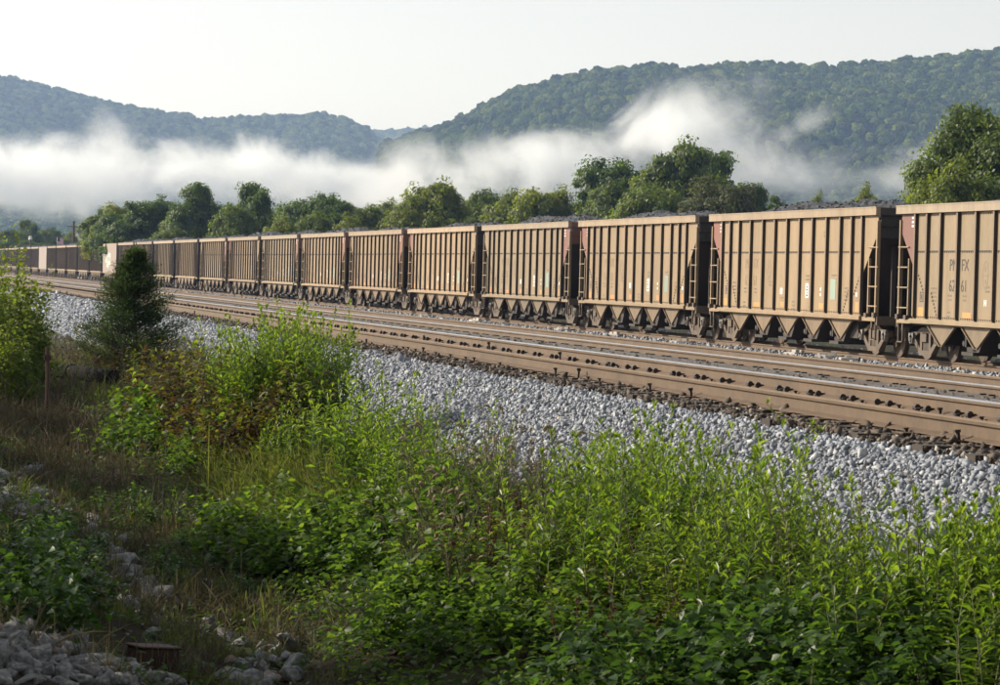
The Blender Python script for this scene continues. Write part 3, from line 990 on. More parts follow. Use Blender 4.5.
# simple car for the far end of the train: posts joined, panel one sheet
def far_car_meshes():
    m = MB()
    for r in RIBS:
        m.prism([(-HW - .085, Z_SILL + .06), (-HW - .085, Z_CH0 - .001), (-HW, Z_CH0 - .001), (-HW, Z_SILL + .002)], 'y', r - .045, r + .045)
    DM['far_posts'] = m.mesh('side_posts', M['tan_dark'])
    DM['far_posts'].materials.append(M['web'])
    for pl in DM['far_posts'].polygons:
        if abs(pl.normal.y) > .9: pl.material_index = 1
    DM['far_panel'] = MB().box((-HW - .002, -6.15, Z_SILL), (-HW + .018, 6.15, Z_CH0 - .001)).mesh('side_panel', M['tan'])
    DM['far_panel_pale'] = MB().box((-HW - .12, -7.2, .9), (-HW + .018, 7.2, Z_CH0 - .001)).mesh('side_panel', M['pale'])
    m = MB()
    for k in range(5):
        q = (k - 2) * 2.22
        m.prism([(q - .86, .879), (q + .86, .879), (q + .05, .40), (q - .05, .40)], 'x', -HW - .06, -HW + .06)
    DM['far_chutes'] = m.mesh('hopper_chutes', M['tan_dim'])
    m = MB()
    for s in (-1, 1):
        for yy in (6.62, 7.26):
            m.box((-HW - .05, s * yy - .04, 1.0), (-HW + .04, s * yy + .04, 3.59))
        m.prism([(s * 6.20, 2.15), (s * 6.20, 3.599), (s * 7.22, 3.599), (s * 7.22, 3.15)][::s], 'x', -HW - .008, -HW + .012)
    DM['far_ends'] = m.mesh('end_posts', M['web'])  # posts near-black, painting in the darkness of the gaps between cars
    DM['far_chord_pale'] = MB().box((-HW - .125, -7.35, Z_CH0), (-HW + .06, 7.35, Z_CH1)).mesh('top_chord', M['pale'])


far_car_meshes()
STENCIL = []
for k in range(-1, 27):
    y = Y_GAP0 + PITCH_CAR * (k + .5)
    idx = k + 1
    if k <= 8:
        rf = REDS[k]
        p = proto_far if rf else proto_near
        if not used[rf]:
            c = p; used[rf] = True
        else:
            c = copy_tree(p)
        if k == -1: pend = ('PM', 'FX', '62', '61', False)
        elif k <= 2: pend = ('PM', 'FX', '6' + str(k + 3), '5' + str(2 * k + 1), True)
        else: pend = (None, None, None, None, True)
    else:
        c = empty('coal_hopper_car')
        inst('hopper_body', DM['hopper_body'], c)
        if k in pale:
            inst('side_panel', DM['far_panel_pale'], c); inst('top_chord', DM['far_chord_pale'], c)
            if k == 13:
                m = MB()
                gx_ = [(3.2, 2.2, 1.5, .5), (2.6, 2.6, .5, 1.0), (1.2, 2.1, .6, 1.4), (.2, 2.7, 1.3, .4), (.2, 1.9, 1.0, .4), (-1.0, 2.2, .5, 1.2), (2.0, 1.7, 1.2, .35)]
                for a_, b_, w_, h_ in gx_:
                    m.box((-HW - .128, a_ - w_ / 2, b_ - h_ / 2), (-HW - .122, a_ + w_ / 2, b_ + h_ / 2))
                m.build('graffiti', M['graffiti'], c)
        else:
            inst('side_panel', DM['far_panel'], c)
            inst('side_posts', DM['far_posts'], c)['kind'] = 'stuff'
            inst('top_chord', DM['top_chord'], c)
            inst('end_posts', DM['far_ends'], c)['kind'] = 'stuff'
        inst('side_sill', DM['side_sill'], c)
        inst('hopper_chutes', DM['far_chutes'], c)['kind'] = 'stuff'
        inst('discharge_gates', DM['discharge_gates'], c)
        for s in (-1, 1):
            inst('end_wall', DM['end_wall'], c, scale=(1, s, 1))
            truck_parts(c, s * 6.22, False)
    c.location = (TRAIN_X, y, RAIL_TOP)
    where = NAMES[idx]
    if k == -1: lab = 'nearest tan coal hopper car lettered PMFX 6261, cut off by the right edge'
    elif k == 13: lab = 'pale pinkish hopper car with mint graffiti behind the cedar'
    elif k == 19: lab = 'small pale hopper car among dark ones near the far left end'
    elif k <= 8: lab = 'tan ribbed coal hopper car, %s from the right end of the train' % where
    else: lab = 'distant brown ribbed hopper car, %s counted from the right end' % where
    tag(c, lab, 'hopper car', 'coal hopper cars of the train')
    if k <= 8:
        STENCIL.append((c, pend))
    h = inst('coal_load', heaps[k % 5], None, (TRAIN_X, y, RAIL_TOP), (0, 0, math.pi * (k % 2)))
    tag(h, 'heaped black coal filling the %s hopper car from the right' % where, 'coal load', 'coal loads heaped in the cars')
for c, pend in STENCIL:
    stencil_car(c, *pend)


def tint_car(c, t_):
    for ch in c.children_recursive:
        ch.color = (*t_, 1)


CARS = [o for o in col.objects if o.get('category') == 'hopper car']
for k, c in enumerate(CARS):
    b = (1.0, .90, 1.06, .95, 1.08, .88, 1.02)[k % 7]
    h_ = random.uniform(-.05, .05)
    tint_car(c, (b * (1 + h_), b, b * (1 - h_)))

# ------------------------------------------------------------------ ballast stones on the near shoulder
def unit(v):
    return v / np.maximum(np.linalg.norm(v, axis=-1, keepdims=True), 1e-6)


def ico(sub=1):
    bm = bmesh.new(); bmesh.ops.create_icosphere(bm, subdivisions=sub, radius=1)
    v = np.array([p.co[:] for p in bm.verts]); f = np.array([[q.index for q in p.verts] for p in bm.faces]); bm.free()
    return v, f


def stones(name, P, S, seed, label, mat='stone'):
    rs = np.random.default_rng(seed)
    n = len(P)
    v0 = np.array([(x, y, z) for x in (-1, 1) for y in (-1, 1) for z in (-1, 1)], float) * .72
    f0 = np.array([(0, 1, 3), (0, 3, 2), (4, 6, 7), (4, 7, 5), (0, 4, 5), (0, 5, 1), (2, 3, 7), (2, 7, 6), (0, 2, 6), (0, 6, 4), (1, 5, 7), (1, 7, 3)])
    q = unit(rs.normal(size=(n, 4)))
    w_, x, y, z = q.T
    Rm = np.stack([1 - 2 * (y * y + z * z), 2 * (x * y - z * w_), 2 * (x * z + y * w_), 2 * (x * y + z * w_), 1 - 2 * (x * x + z * z), 2 * (y * z - x * w_),
                   2 * (x * z - y * w_), 2 * (y * z + x * w_), 1 - 2 * (x * x + y * y)], -1).reshape(n, 3, 3)
    stretch = rs.uniform(.55, 1.25, (n, 1, 3))
    V = (v0[None] * rs.uniform(.6, 1.15, (n, len(v0), 1)) + rs.normal(0, .26, (n, len(v0), 3))) * stretch
    V = np.einsum('nij,nkj->nki', Rm, V) * S[:, None, None] + P[:, None, :]
    Fc = f0[None] + (np.arange(n) * len(v0))[:, None, None]
    tint = np.repeat(np.clip(rs.beta(2.2, 2.4, n) + (rs.random(n) < .03) * .5, 0, 1), len(v0))
    o = link(bpy.data.objects.new(name, np_mesh(name, V.reshape(-1, 3), Fc.reshape(-1, 3), M[mat], tint)))
    return tag(o, label, kind='stuff')


def scatter(n, x0, x1, y0, y1, seed):
    rs = np.random.default_rng(seed)
    x = rs.uniform(x0, x1, n); y = y0 * (y1 / y0) ** rs.random(n)
    return x, y, rs


x, y, rs = scatter(86000, 6.0, 8.25, 14, 120, 41)
x = x - np.minimum(rs.exponential(.2, len(x)), .5) * (rs.random(len(x)) < .06)
s = rs.lognormal(math.log(.0195), .3, len(x)) * (1 + np.clip(y - 50, 0, 70) / 70)
P = np.stack([x, y, gz_np(x, y) + s * rs.uniform(.0, .8, len(x))], 1)
stones('ballast_stones', P, s, 1, 'pale grey crushed stone on the shoulder beside the nearest track')
x, y, rs = scatter(9000, 8.3, 14.0, 20, 120, 42)
s = rs.lognormal(math.log(.026), .25, len(x))
P = np.stack([x, y, gz_np(x, y) - .02 + s * .2, ], 1)
stones('ballast_stones', P, s, 2, 'brownish crushed stone between the rails and the first two tracks', 'stone_brown')
x, y, rs = scatter(6000, 8.12, 8.72, 19, 90, 45)
s = rs.lognormal(math.log(.022), .3, len(x))
P = np.stack([x, y, -.045 + s * rs.uniform(.2, 1.2, len(x))], 1)
stones('ballast_stones', P, s, 5, 'dark stained stone packed between the tie ends of the nearest track', 'stone_brown')
x, y, rs = scatter(9000, 23.5, 26.4, 45, 330, 43)
s = rs.lognormal(math.log(.042), .3, len(x))
P = np.stack([x, y, gz_np(x, y) + s * .2], 1)
stones('ballast_stones', P, s, 3, 'crushed stone strip in front of the train')
x, y, rs = scatter(6000, 28.5, 33, 60, 330, 44)
s = rs.lognormal(math.log(.06), .3, len(x))
P = np.stack([x, y, gz_np(x, y) + s * .4], 1)
stones('ballast_stones', P, s, 4, 'crushed stone seen under and behind the train')

# ------------------------------------------------------------------ leaves
def leaves(P, D, L, W, tint, fold=.18, droop=.15, roll=None, rs=rng):
    n = len(P)
    D = unit(np.asarray(D, float))
    up = np.tile(np.array([0, 0, 1.0]), (n, 1))
    S = np.cross(D, up); S = unit(S + 1e-4)
    N = np.cross(S, D)
    a = rs.normal(0, .5, n) if roll is None else roll
    S, N = S * np.cos(a)[:, None] + N * np.sin(a)[:, None], N * np.cos(a)[:, None] - S * np.sin(a)[:, None]
    L = np.broadcast_to(L, n)[:, None]; W = np.broadcast_to(W, n)[:, None]
    z = np.array([0, 0, 1.0])
    base = P
    l = P + D * L * .40 + S * W * .5 + N * W * fold
    r = P + D * L * .40 - S * W * .5 + N * W * fold
    l2 = P + D * L * .72 + S * W * .36 + N * W * fold * .6 - z * L * droop * .45
    r2 = P + D * L * .72 - S * W * .36 + N * W * fold * .6 - z * L * droop * .45
    m = P + D * L * .5 - z * L * droop * .15
    tip = P + D * L - z * L * droop
    V = np.stack([base, l, r, l2, r2, m, tip], 1).reshape(-1, 3)
    f = np.array([[0, 2, 5], [0, 5, 1], [2, 4, 5], [5, 3, 1], [4, 6, 5], [5, 6, 3]])
    Fc = (f[None] + (np.arange(n) * 7)[:, None, None]).reshape(-1, 3)
    return V, Fc, np.repeat(np.broadcast_to(tint, n), 7)


def cat(parts):
    V, Fc, T, b = [], [], [], 0
    for v, f, t in parts:
        V.append(v); Fc.append(f + b); T.append(t); b += len(v)
    return np.concatenate(V), np.concatenate(Fc), np.concatenate(T)


def weed_meshes(seed, stems, h, leaf_l, leaf_w, mat, spread=.22, step=.03, lean=.14, top_tuft=True, lo=.12, el0=.15, el1=.95, stem_mat='stalk', bare=0.0):
    rs = np.random.default_rng(seed)
    sm, P, D, L, W, T = MB(), [], [], [], [], []
    for k in range(stems):
        a = rs.uniform(0, 6.28); r0 = spread * math.sqrt(rs.random())
        hh = h * rs.uniform(.68, 1.08)
        b = np.array([math.cos(a) * r0, math.sin(a) * r0, -.06])
        ln = rs.normal(0, lean, 2) + np.array([math.cos(a), math.sin(a)]) * lean * .6
        bend = rs.normal(0, .05, 2)
        def pt(s):
            return b + np.array([ln[0] * s * s * hh + bend[0] * math.sin(s * 3) * hh, ln[1] * s * s * hh + bend[1] * math.sin(s * 3.6) * hh, s * hh])
        sm.tube([pt(s) for s in (0, .3, .6, .85, 1)], [.0055, .005, .004, .0028, .0012], 4)
        n = int(hh * (1 - lo) / step)
        for q in range(n):
            s = lo + (1 - lo) * (q + rs.random() * .6) / n
            if s < bare + rs.random() * .15: continue
            ph = q * 2.399 + rs.normal(0, .35)
            el = el0 + (el1 - el0) * s ** 1.6 + rs.normal(0, .18)
            P.append(pt(s)); D.append((math.cos(ph) * math.cos(el), math.sin(ph) * math.cos(el), math.sin(el)))
            taper = (1.0 - .5 * max(0, s - .55) / .45) * (.75 + .25 * min(1, s / .3))
            L.append(leaf_l * taper * rs.uniform(.75, 1.2)); W.append(leaf_w * taper * rs.uniform(.8, 1.2))
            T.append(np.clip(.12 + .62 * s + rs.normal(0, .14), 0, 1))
        if top_tuft:
            for q in range(7):
                ph = rs.uniform(0, 6.28); el = rs.uniform(.9, 1.45)
                P.append(pt(.985)); D.append((math.cos(ph) * math.cos(el), math.sin(ph) * math.cos(el), math.sin(el)))
                L.append(leaf_l * .5 * rs.uniform(.6, 1.1)); W.append(leaf_w * .5); T.append(rs.uniform(.7, 1))
    V, Fc, TT = leaves(np.array(P), np.array(D), np.array(L), np.array(W), np.array(T), rs=rs)
    return np_mesh('foliage', V, Fc, mat, TT), sm.mesh('stem', M[stem_mat])


def shrub_meshes(seed, h, rad, nleaf, leaf_l, leaf_w, mat, stem_mat='twig', flat_=.25, hollow=.35):
    """rounded bush: leaves on twig ends spread through the volume"""
    rs = np.random.default_rng(seed)
    sm = MB(); P, D, L, W, T = [], [], [], [], []
    ntw = max(10, nleaf // 16)
    for k in range(ntw):
        ph = rs.uniform(0, 6.28); ct = rs.uniform(.02, 1); st = math.sqrt(1 - ct * ct)
        rr_ = rs.uniform(hollow, 1) ** .6 * (1 + .22 * math.sin(ph * 3 + seed) + rs.normal(0, .08))
        e = np.array([math.cos(ph) * st * rad * rr_, math.sin(ph) * st * rad * rr_, ct * h * rr_])
        b = np.array([rs.normal(0, rad * .15), rs.normal(0, rad * .15), -.05])
        mid = b * .4 + e * .6 + np.array([0, 0, h * .06])
        if k % 3 == 0: sm.tube([b, mid, e], [.007, .005, .002], 4)
        for q in range(nleaf // ntw):
            s = rs.uniform(.45, 1.02)
            p = (mid + (e - mid) * (s - .3) / .7) + rs.normal(0, leaf_l * .5, 3)
            if p[2] < .01: p[2] = abs(p[2]) + .02
            d = unit(np.array([[math.cos(ph + rs.normal(0, 1.0)), math.sin(ph + rs.normal(0, 1.0)), rs.normal(flat_, .35)]]))[0]
            P.append(p); D.append(d); L.append(leaf_l * rs.uniform(.6, 1.2)); W.append(leaf_w * rs.uniform(.7, 1.2))
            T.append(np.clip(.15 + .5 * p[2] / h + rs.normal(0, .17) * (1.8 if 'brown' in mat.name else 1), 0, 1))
    V, Fc, TT = leaves(np.array(P), np.array(D), np.array(L), np.array(W), np.array(T), fold=.12, droop=.22, rs=rs)
    return np_mesh('foliage', V, Fc, mat, TT), sm.mesh('stem', M[stem_mat])


def plant(name, pair, x, y, scale=1.0, zs=1.0, dz=0.0):
    e = empty(name, (x, y, gz(x, y) - .01 + dz), random.uniform(0, 6.28))
    k = scale
    inst('foliage', pair[0], e, scale=(k, k, k * zs)); inst('stem', pair[1], e, scale=(k, k, k * zs))
    if len(pair) > 2: inst('seed_head', pair[2], e, scale=(k, k, k * zs))
    return e


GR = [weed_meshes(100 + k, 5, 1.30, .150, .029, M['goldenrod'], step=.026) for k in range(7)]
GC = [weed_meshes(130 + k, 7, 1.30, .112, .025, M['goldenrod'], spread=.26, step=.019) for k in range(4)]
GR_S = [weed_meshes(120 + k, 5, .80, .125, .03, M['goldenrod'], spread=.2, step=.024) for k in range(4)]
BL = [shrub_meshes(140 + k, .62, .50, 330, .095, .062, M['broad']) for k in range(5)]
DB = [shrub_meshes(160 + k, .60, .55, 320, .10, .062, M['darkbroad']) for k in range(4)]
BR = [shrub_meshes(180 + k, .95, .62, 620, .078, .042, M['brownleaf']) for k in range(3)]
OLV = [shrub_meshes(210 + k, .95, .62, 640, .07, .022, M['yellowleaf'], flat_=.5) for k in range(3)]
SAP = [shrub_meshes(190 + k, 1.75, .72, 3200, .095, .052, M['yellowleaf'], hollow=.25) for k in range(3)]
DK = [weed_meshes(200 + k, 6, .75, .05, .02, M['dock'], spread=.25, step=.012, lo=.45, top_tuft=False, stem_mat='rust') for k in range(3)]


def foxtail(seed):
    f, st = weed_meshes(seed, 9, .75, .22, .010, M['drygrass'], spread=.16, step=.11, lean=.25, top_tuft=False, el0=.8, el1=1.2, stem_mat='twig')
    rs = np.random.default_rng(seed + 1)
    m = MB()
    for k in range(9):
        a = rs.uniform(0, 6.28); r = rs.uniform(.05, .42); z = rs.uniform(.5, .92)
        b = np.array([math.cos(a) * r, math.sin(a) * r, z]); d = np.array([math.cos(a), math.sin(a), 0])
        pts = [b, b + d * .02 + np.array([0, 0, .03]), b + d * .05 + np.array([0, 0, .045]), b + d * .085 + np.array([0, 0, .035])]
        m.tube(pts, [.006, .013, .013, .004], 6)
        sm_ = [b * np.array([.3, .3, 0]), b * np.array([.75, .75, .6]), b]
        m.tube(sm_, .002, 3)
    return f, st, m.mesh('seed_head', M['seed'])


FX = [foxtail(220 + k) for k in range(3)]


def scatter_plants(name, pool, n, fx, lab, cat_, grp, smin=.8, smax=1.15, zs=(.85, 1.15)):
    out = []
    for k in range(n):
        x, y = fx()
        e = plant(name, random.choice(pool), x, y, random.uniform(smin, smax), random.uniform(*zs))
        tag(e, lab, cat_, grp)
        out.append(e)
    return out


def px_region(x0, x1, y0, y1, fn=None):
    """ground points under a bearing range"""
    def f():
        while True:
            a, b = random.uniform(x0, x1), random.uniform(y0, y1)
            if fn is None or fn(a, b): break
        p = on_ground(a, b)
        return p.x, p.y
    return f


def band(xa, xb, ya, yb):
    return lambda: (random.uniform(xa, xb), random.uniform(ya, yb))


def tri_band(c0, c1, half, sp=1.0):
    """points round the line c0-c1"""
    def f():
        t_ = random.random()
        return c0[0] + (c1[0] - c0[0]) * t_ + random.gauss(0, half), c0[1] + (c1[1] - c0[1]) * t_ + random.gauss(0, half * 2.2)
    return f


def sc4(*a, **k): return scatter_plants(*a, **k)


LB = 'tall bright green leafy weed in the stand on the right below the ballast'
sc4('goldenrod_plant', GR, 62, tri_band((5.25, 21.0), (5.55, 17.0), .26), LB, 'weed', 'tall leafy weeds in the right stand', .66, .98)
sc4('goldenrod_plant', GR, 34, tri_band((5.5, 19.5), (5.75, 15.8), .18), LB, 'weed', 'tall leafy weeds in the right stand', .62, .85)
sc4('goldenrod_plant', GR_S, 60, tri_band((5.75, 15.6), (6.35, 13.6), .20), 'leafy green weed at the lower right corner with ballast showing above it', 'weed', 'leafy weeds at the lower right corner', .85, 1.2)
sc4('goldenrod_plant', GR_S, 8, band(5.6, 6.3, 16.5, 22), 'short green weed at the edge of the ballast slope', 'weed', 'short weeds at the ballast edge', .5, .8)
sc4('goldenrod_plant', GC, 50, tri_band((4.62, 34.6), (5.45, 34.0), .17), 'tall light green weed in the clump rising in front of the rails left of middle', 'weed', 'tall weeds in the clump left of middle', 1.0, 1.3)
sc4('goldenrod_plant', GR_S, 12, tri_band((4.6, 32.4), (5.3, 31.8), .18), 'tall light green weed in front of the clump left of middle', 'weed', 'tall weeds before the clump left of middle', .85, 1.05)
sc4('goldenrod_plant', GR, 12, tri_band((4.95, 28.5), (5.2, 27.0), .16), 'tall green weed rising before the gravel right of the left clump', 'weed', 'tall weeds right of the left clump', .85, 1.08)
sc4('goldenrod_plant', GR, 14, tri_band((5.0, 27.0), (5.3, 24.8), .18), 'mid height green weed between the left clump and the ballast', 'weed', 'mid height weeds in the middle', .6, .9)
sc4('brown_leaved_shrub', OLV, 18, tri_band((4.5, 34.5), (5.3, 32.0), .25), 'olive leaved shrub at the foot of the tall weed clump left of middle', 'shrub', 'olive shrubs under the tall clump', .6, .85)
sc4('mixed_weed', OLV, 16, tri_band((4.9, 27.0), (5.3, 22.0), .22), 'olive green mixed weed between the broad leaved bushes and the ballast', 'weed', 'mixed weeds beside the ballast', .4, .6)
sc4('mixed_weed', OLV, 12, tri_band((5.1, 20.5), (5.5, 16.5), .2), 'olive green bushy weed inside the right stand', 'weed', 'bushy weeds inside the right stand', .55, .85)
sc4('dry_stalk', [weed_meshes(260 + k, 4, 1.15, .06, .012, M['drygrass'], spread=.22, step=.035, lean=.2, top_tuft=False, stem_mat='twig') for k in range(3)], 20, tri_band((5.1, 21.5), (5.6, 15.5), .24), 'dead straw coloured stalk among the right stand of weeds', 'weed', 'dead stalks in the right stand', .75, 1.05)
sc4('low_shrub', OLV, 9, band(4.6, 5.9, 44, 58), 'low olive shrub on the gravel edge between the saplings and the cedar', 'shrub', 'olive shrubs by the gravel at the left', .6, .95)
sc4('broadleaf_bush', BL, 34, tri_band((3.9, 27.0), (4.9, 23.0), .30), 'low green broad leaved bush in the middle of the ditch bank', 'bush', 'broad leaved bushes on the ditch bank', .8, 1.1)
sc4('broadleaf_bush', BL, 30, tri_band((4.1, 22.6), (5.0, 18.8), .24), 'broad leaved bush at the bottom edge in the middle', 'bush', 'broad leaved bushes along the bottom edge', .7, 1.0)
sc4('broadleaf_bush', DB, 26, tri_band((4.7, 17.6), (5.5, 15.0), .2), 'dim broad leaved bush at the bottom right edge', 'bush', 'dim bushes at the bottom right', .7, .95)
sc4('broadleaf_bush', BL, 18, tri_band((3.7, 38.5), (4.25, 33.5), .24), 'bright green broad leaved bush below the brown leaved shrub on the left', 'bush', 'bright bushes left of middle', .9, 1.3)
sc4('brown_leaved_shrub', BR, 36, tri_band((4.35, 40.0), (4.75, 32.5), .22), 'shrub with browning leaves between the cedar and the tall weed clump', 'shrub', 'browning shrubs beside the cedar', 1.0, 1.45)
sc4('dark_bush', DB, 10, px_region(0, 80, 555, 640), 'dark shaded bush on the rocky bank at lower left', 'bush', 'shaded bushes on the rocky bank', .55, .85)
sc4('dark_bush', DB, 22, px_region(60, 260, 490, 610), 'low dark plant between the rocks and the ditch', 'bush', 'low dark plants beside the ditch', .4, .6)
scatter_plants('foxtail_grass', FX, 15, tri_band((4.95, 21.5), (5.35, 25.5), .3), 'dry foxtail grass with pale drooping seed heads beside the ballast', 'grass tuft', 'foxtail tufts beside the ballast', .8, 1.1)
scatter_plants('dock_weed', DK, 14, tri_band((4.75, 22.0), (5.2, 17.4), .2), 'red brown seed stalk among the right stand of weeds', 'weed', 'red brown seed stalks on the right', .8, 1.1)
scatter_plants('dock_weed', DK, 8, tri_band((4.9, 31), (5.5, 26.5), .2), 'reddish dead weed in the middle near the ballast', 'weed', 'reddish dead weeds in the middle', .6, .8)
for k, (px_, Z_, top_, s_, lab) in enumerate([(10, 47, 231, .95, 'yellow green sapling at the left edge in front of the far hopper cars, tallest there'), (0, 48, 240, .75, 'yellow green sapling close behind the tallest one at the left edge'), (29, 47.5, 264, .8, 'yellow green sapling between the tallest one and the rusty post'), (34, 52, 285, .5, 'smaller yellow green sapling behind the rusty post'), (-16, 46, 236, .8, 'leafy sapling cut by the left edge'), (12, 44, 305, .7, 'low yellowish bush under the saplings at the left edge')]):
    p = at(px_, top_, Z_)
    e = plant('sapling', SAP[k % 3], p.x, p.y, 1.0)
    hh = (p.z - gz(p.x, p.y)) / 1.85
    e.scale = (s_, s_, hh)
    tag(e, lab, 'sapling', 'saplings at the left edge')
for k, (px_, py_, s_) in enumerate([(98, 372, 1.15), (116, 386, 1.15), (156, 386, 1.1), (75, 366, .7)]):
    p = on_ground(px_, py_)
    e = plant('bare_twig_bush', BR[k % 3], p.x, p.y, s_)
    tag(e, ['dull twiggy bush left of the cedar foot', 'dull twiggy bush in front of the cedar foot', 'dull twiggy bush right of the cedar foot', 'thin dull bush beside the rusty post'][k], 'bush', 'dull bushes round the cedar')

sc4('dry_weed', [weed_meshes(240 + k, 7, .95, .07, .012, M['drygrass'], spread=.3, step=.03, lean=.2, top_tuft=False, stem_mat='twig') for k in range(3)], 60, band(4.0, 6.4, 40, 62), 'dry twiggy weed between the saplings and the cedar', 'weed', 'dry weeds behind the cedar', .7, 1.1)
sc4('dry_weed', [weed_meshes(250 + k, 7, .7, .06, .010, M['drygrass'], spread=.3, step=.04, lean=.25, top_tuft=False, stem_mat='twig') for k in range(3)], 40, band(2.3, 4.0, 28, 38), 'grey brown dead weed on the shaded left bank', 'weed', 'dead weeds on the shaded bank', .5, .9)
# ------------------------------------------------------------------ grass and ground cover
def grass(name, n, fx, mat, h, wd, label, seed, lean=.5):
    rs = np.random.default_rng(seed)
    X, Y = fx(n, rs)
    cl = rs.integers(0, max(1, n // 28), n)                       # tufts
    cxy = np.stack([X, Y], 1)[:max(1, n // 28)]
    X = cxy[cl, 0] + rs.normal(0, .07, n); Y = cxy[cl, 1] + rs.normal(0, .07, n)
    P = np.stack([X, Y, gz_np(X, Y) - .02], 1)
    ph = rs.uniform(0, 6.28, n); el = np.clip(rs.normal(1.15, .3, n), .2, 1.55)
    D = np.stack([np.cos(ph) * np.cos(el), np.sin(ph) * np.cos(el), np.sin(el)], 1)
    V, Fc, T = leaves(P, D, h * rs.lognormal(0, .35, n), wd * rs.uniform(.7, 1.3, n), np.clip(rs.normal(.5, .22, n), 0, 1), fold=.1, droop=lean * .5, rs=rs)
    o = link(bpy.data.objects.new(name, np_mesh(name, V, Fc, mat, T)))
    return tag(o, label, kind='stuff')


def rect(x0, x1, y0, y1, g=1.0):
    return lambda n, rs: (rs.uniform(x0, x1, n), y0 + (y1 - y0) * rs.random(n) ** g)


def slab(c0, c1, half):
    def f(n, rs):
        t_ = rs.random(n)
        return c0[0] + (c1[0] - c0[0]) * t_ + rs.normal(0, half, n), c0[1] + (c1[1] - c0[1]) * t_ + rs.normal(0, half * 2, n)
    return f


grass('grass', 8000, slab((4.4, 32.5), (5.0, 27.0), .28), M['grass'], .36, .010, 'sunlit fine green grass in the middle of the ditch bank', 61)
grass('grass', 9000, rect(2.0, 4.2, 22, 48), M['drygrass'], .26, .008, 'dull dry grass on the shaded ditch bed', 62)
grass('grass', 5000, rect(-.5, 4.4, 44, 75), M['grass'], .30, .010, 'green grass bank on the left below the saplings', 63)
grass('grass', 9000, rect(-.5, 4.6, 34, 62), M['drygrass'], .34, .010, 'tall straw coloured grass on the left bank', 64)
grass('grass', 5000, rect(5.0, 6.5, 15, 60), M['drygrass'], .28, .008, 'thin dry grass along the foot of the ballast', 65)
grass('grass', 4200, rect(.8, 3.8, 17.5, 33), M['drygrass'], .24, .007, 'dull dry grass tangled among the rocks', 68)
grass('grass', 2600, rect(1.2, 3.8, 19, 33), M['grass'], .20, .009, 'shaded green grass near the rocks', 66)
grass('grass', 3500, rect(3.8, 5.8, 26, 46), M['grass'], .34, .012, 'rough green grass between the bushes', 67)


def cover(name, n, fx, mat, L, W, label, seed, hz=.28):
    rs = np.random.default_rng(seed)
    X, Y = fx(n, rs)
    bump = .5 + .5 * np.sin(X * 4.1 + Y * 1.3) * np.sin(Y * 2.3 - X * 1.7)
    P = np.stack([X, Y, gz_np(X, Y) + rs.random(n) * hz * (.25 + .75 * bump)], 1)
    ph = rs.uniform(0, 6.28, n); el = rs.normal(.15, .35, n)
    D = np.stack([np.cos(ph) * np.cos(el), np.sin(ph) * np.cos(el), np.sin(el)], 1)
    V, Fc, T = leaves(P, D, L * rs.uniform(.6, 1.25, n), W * rs.uniform(.7, 1.2, n), np.clip(rs.normal(.42, .2, n), 0, 1), droop=.2, rs=rs)
    o = link(bpy.data.objects.new(name, np_mesh(name, V, Fc, mat, T)))
    return tag(o, label, kind='stuff')


cover('ground_cover', 12000, rect(3.6, 6.0, 14, 27), M['broad'], .075, .042, 'low leafy ground cover under the weeds and bushes', 71, .34)
cover('ground_cover', 6000, rect(3.4, 5.6, 27, 46), M['broad'], .075, .036, 'low leafy ground cover on the far ditch bank', 72, .36)
cover('ground_cover', 5000, rect(1.0, 3.7, 18, 40), M['darkbroad'], .07, .035, 'dark low plants in the shaded ditch', 73, .16)
cover('leaf_litter', 7000, rect(1.0, 6.4, 14, 48), M['litter'], .06, .03, 'brown dead leaves and twigs on the soil', 74, .04)

# ------------------------------------------------------------------ cedar
def cedar():
    rs = np.random.default_rng(5)
    H = 2.35
    e = empty('cedar_tree')
    tr = MB().tube([(0, 0, -.1), (.02, .01, .7), (0, .03, 1.5), (.01, 0, H * .95)], [.05, .04, .025, .006], 7)
    n = 22000
    P, D = [], []
    br = 230
    for k in range(br):
        z = .02 + (H - .04) * (rs.random() ** 1.1)
        prof = (1 - (z / H)) ** 1.0 * .92 * (.6 + .6 * rs.random()) + .045
        ph = rs.uniform(0, 6.28)
        b = np.array([0, 0, z]); tip = np.array([math.cos(ph) * prof, math.sin(ph) * prof, z + prof * rs.uniform(.25, .75)])
        if k % 2 == 0: tr.tube([b, (b + tip) / 2 + np.array([0, 0, -.02]), tip], [.012, .008, .003], 4)
        m = n // br
        s = rs.uniform(.25, 1.05, m)[:, None]
        p = b + (tip - b) * s + rs.normal(0, .045, (m, 3))
        P.append(p)
        d = unit((tip - b)[None] / max(prof, .05) * .6 + rs.normal(0, .55, (m, 3)) + np.array([0, 0, .35])); D.append(d)
    P, D = np.concatenate(P), np.concatenate(D)
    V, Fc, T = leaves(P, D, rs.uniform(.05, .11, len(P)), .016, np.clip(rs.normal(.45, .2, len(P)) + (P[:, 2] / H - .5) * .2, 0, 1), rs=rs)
    link(bpy.data.objects.new('crown', np_mesh('crown', V, Fc, M['cedar'], T)), e)
    tr.build('trunk', M['bark'], e)
    return e


p = on_ground(133, 384)
CED = p
c = cedar(); c.location = (p.x, p.y, gz(p.x, p.y)); tag(c, 'small dark green conical cedar on the left in front of the train', 'cedar tree')
q = at(133, 253, (p - CAM).dot(FWD)).z - gz(p.x, p.y)
c.scale = (q / 2.35 * 1.30,) * 2 + (q / 2.35,)

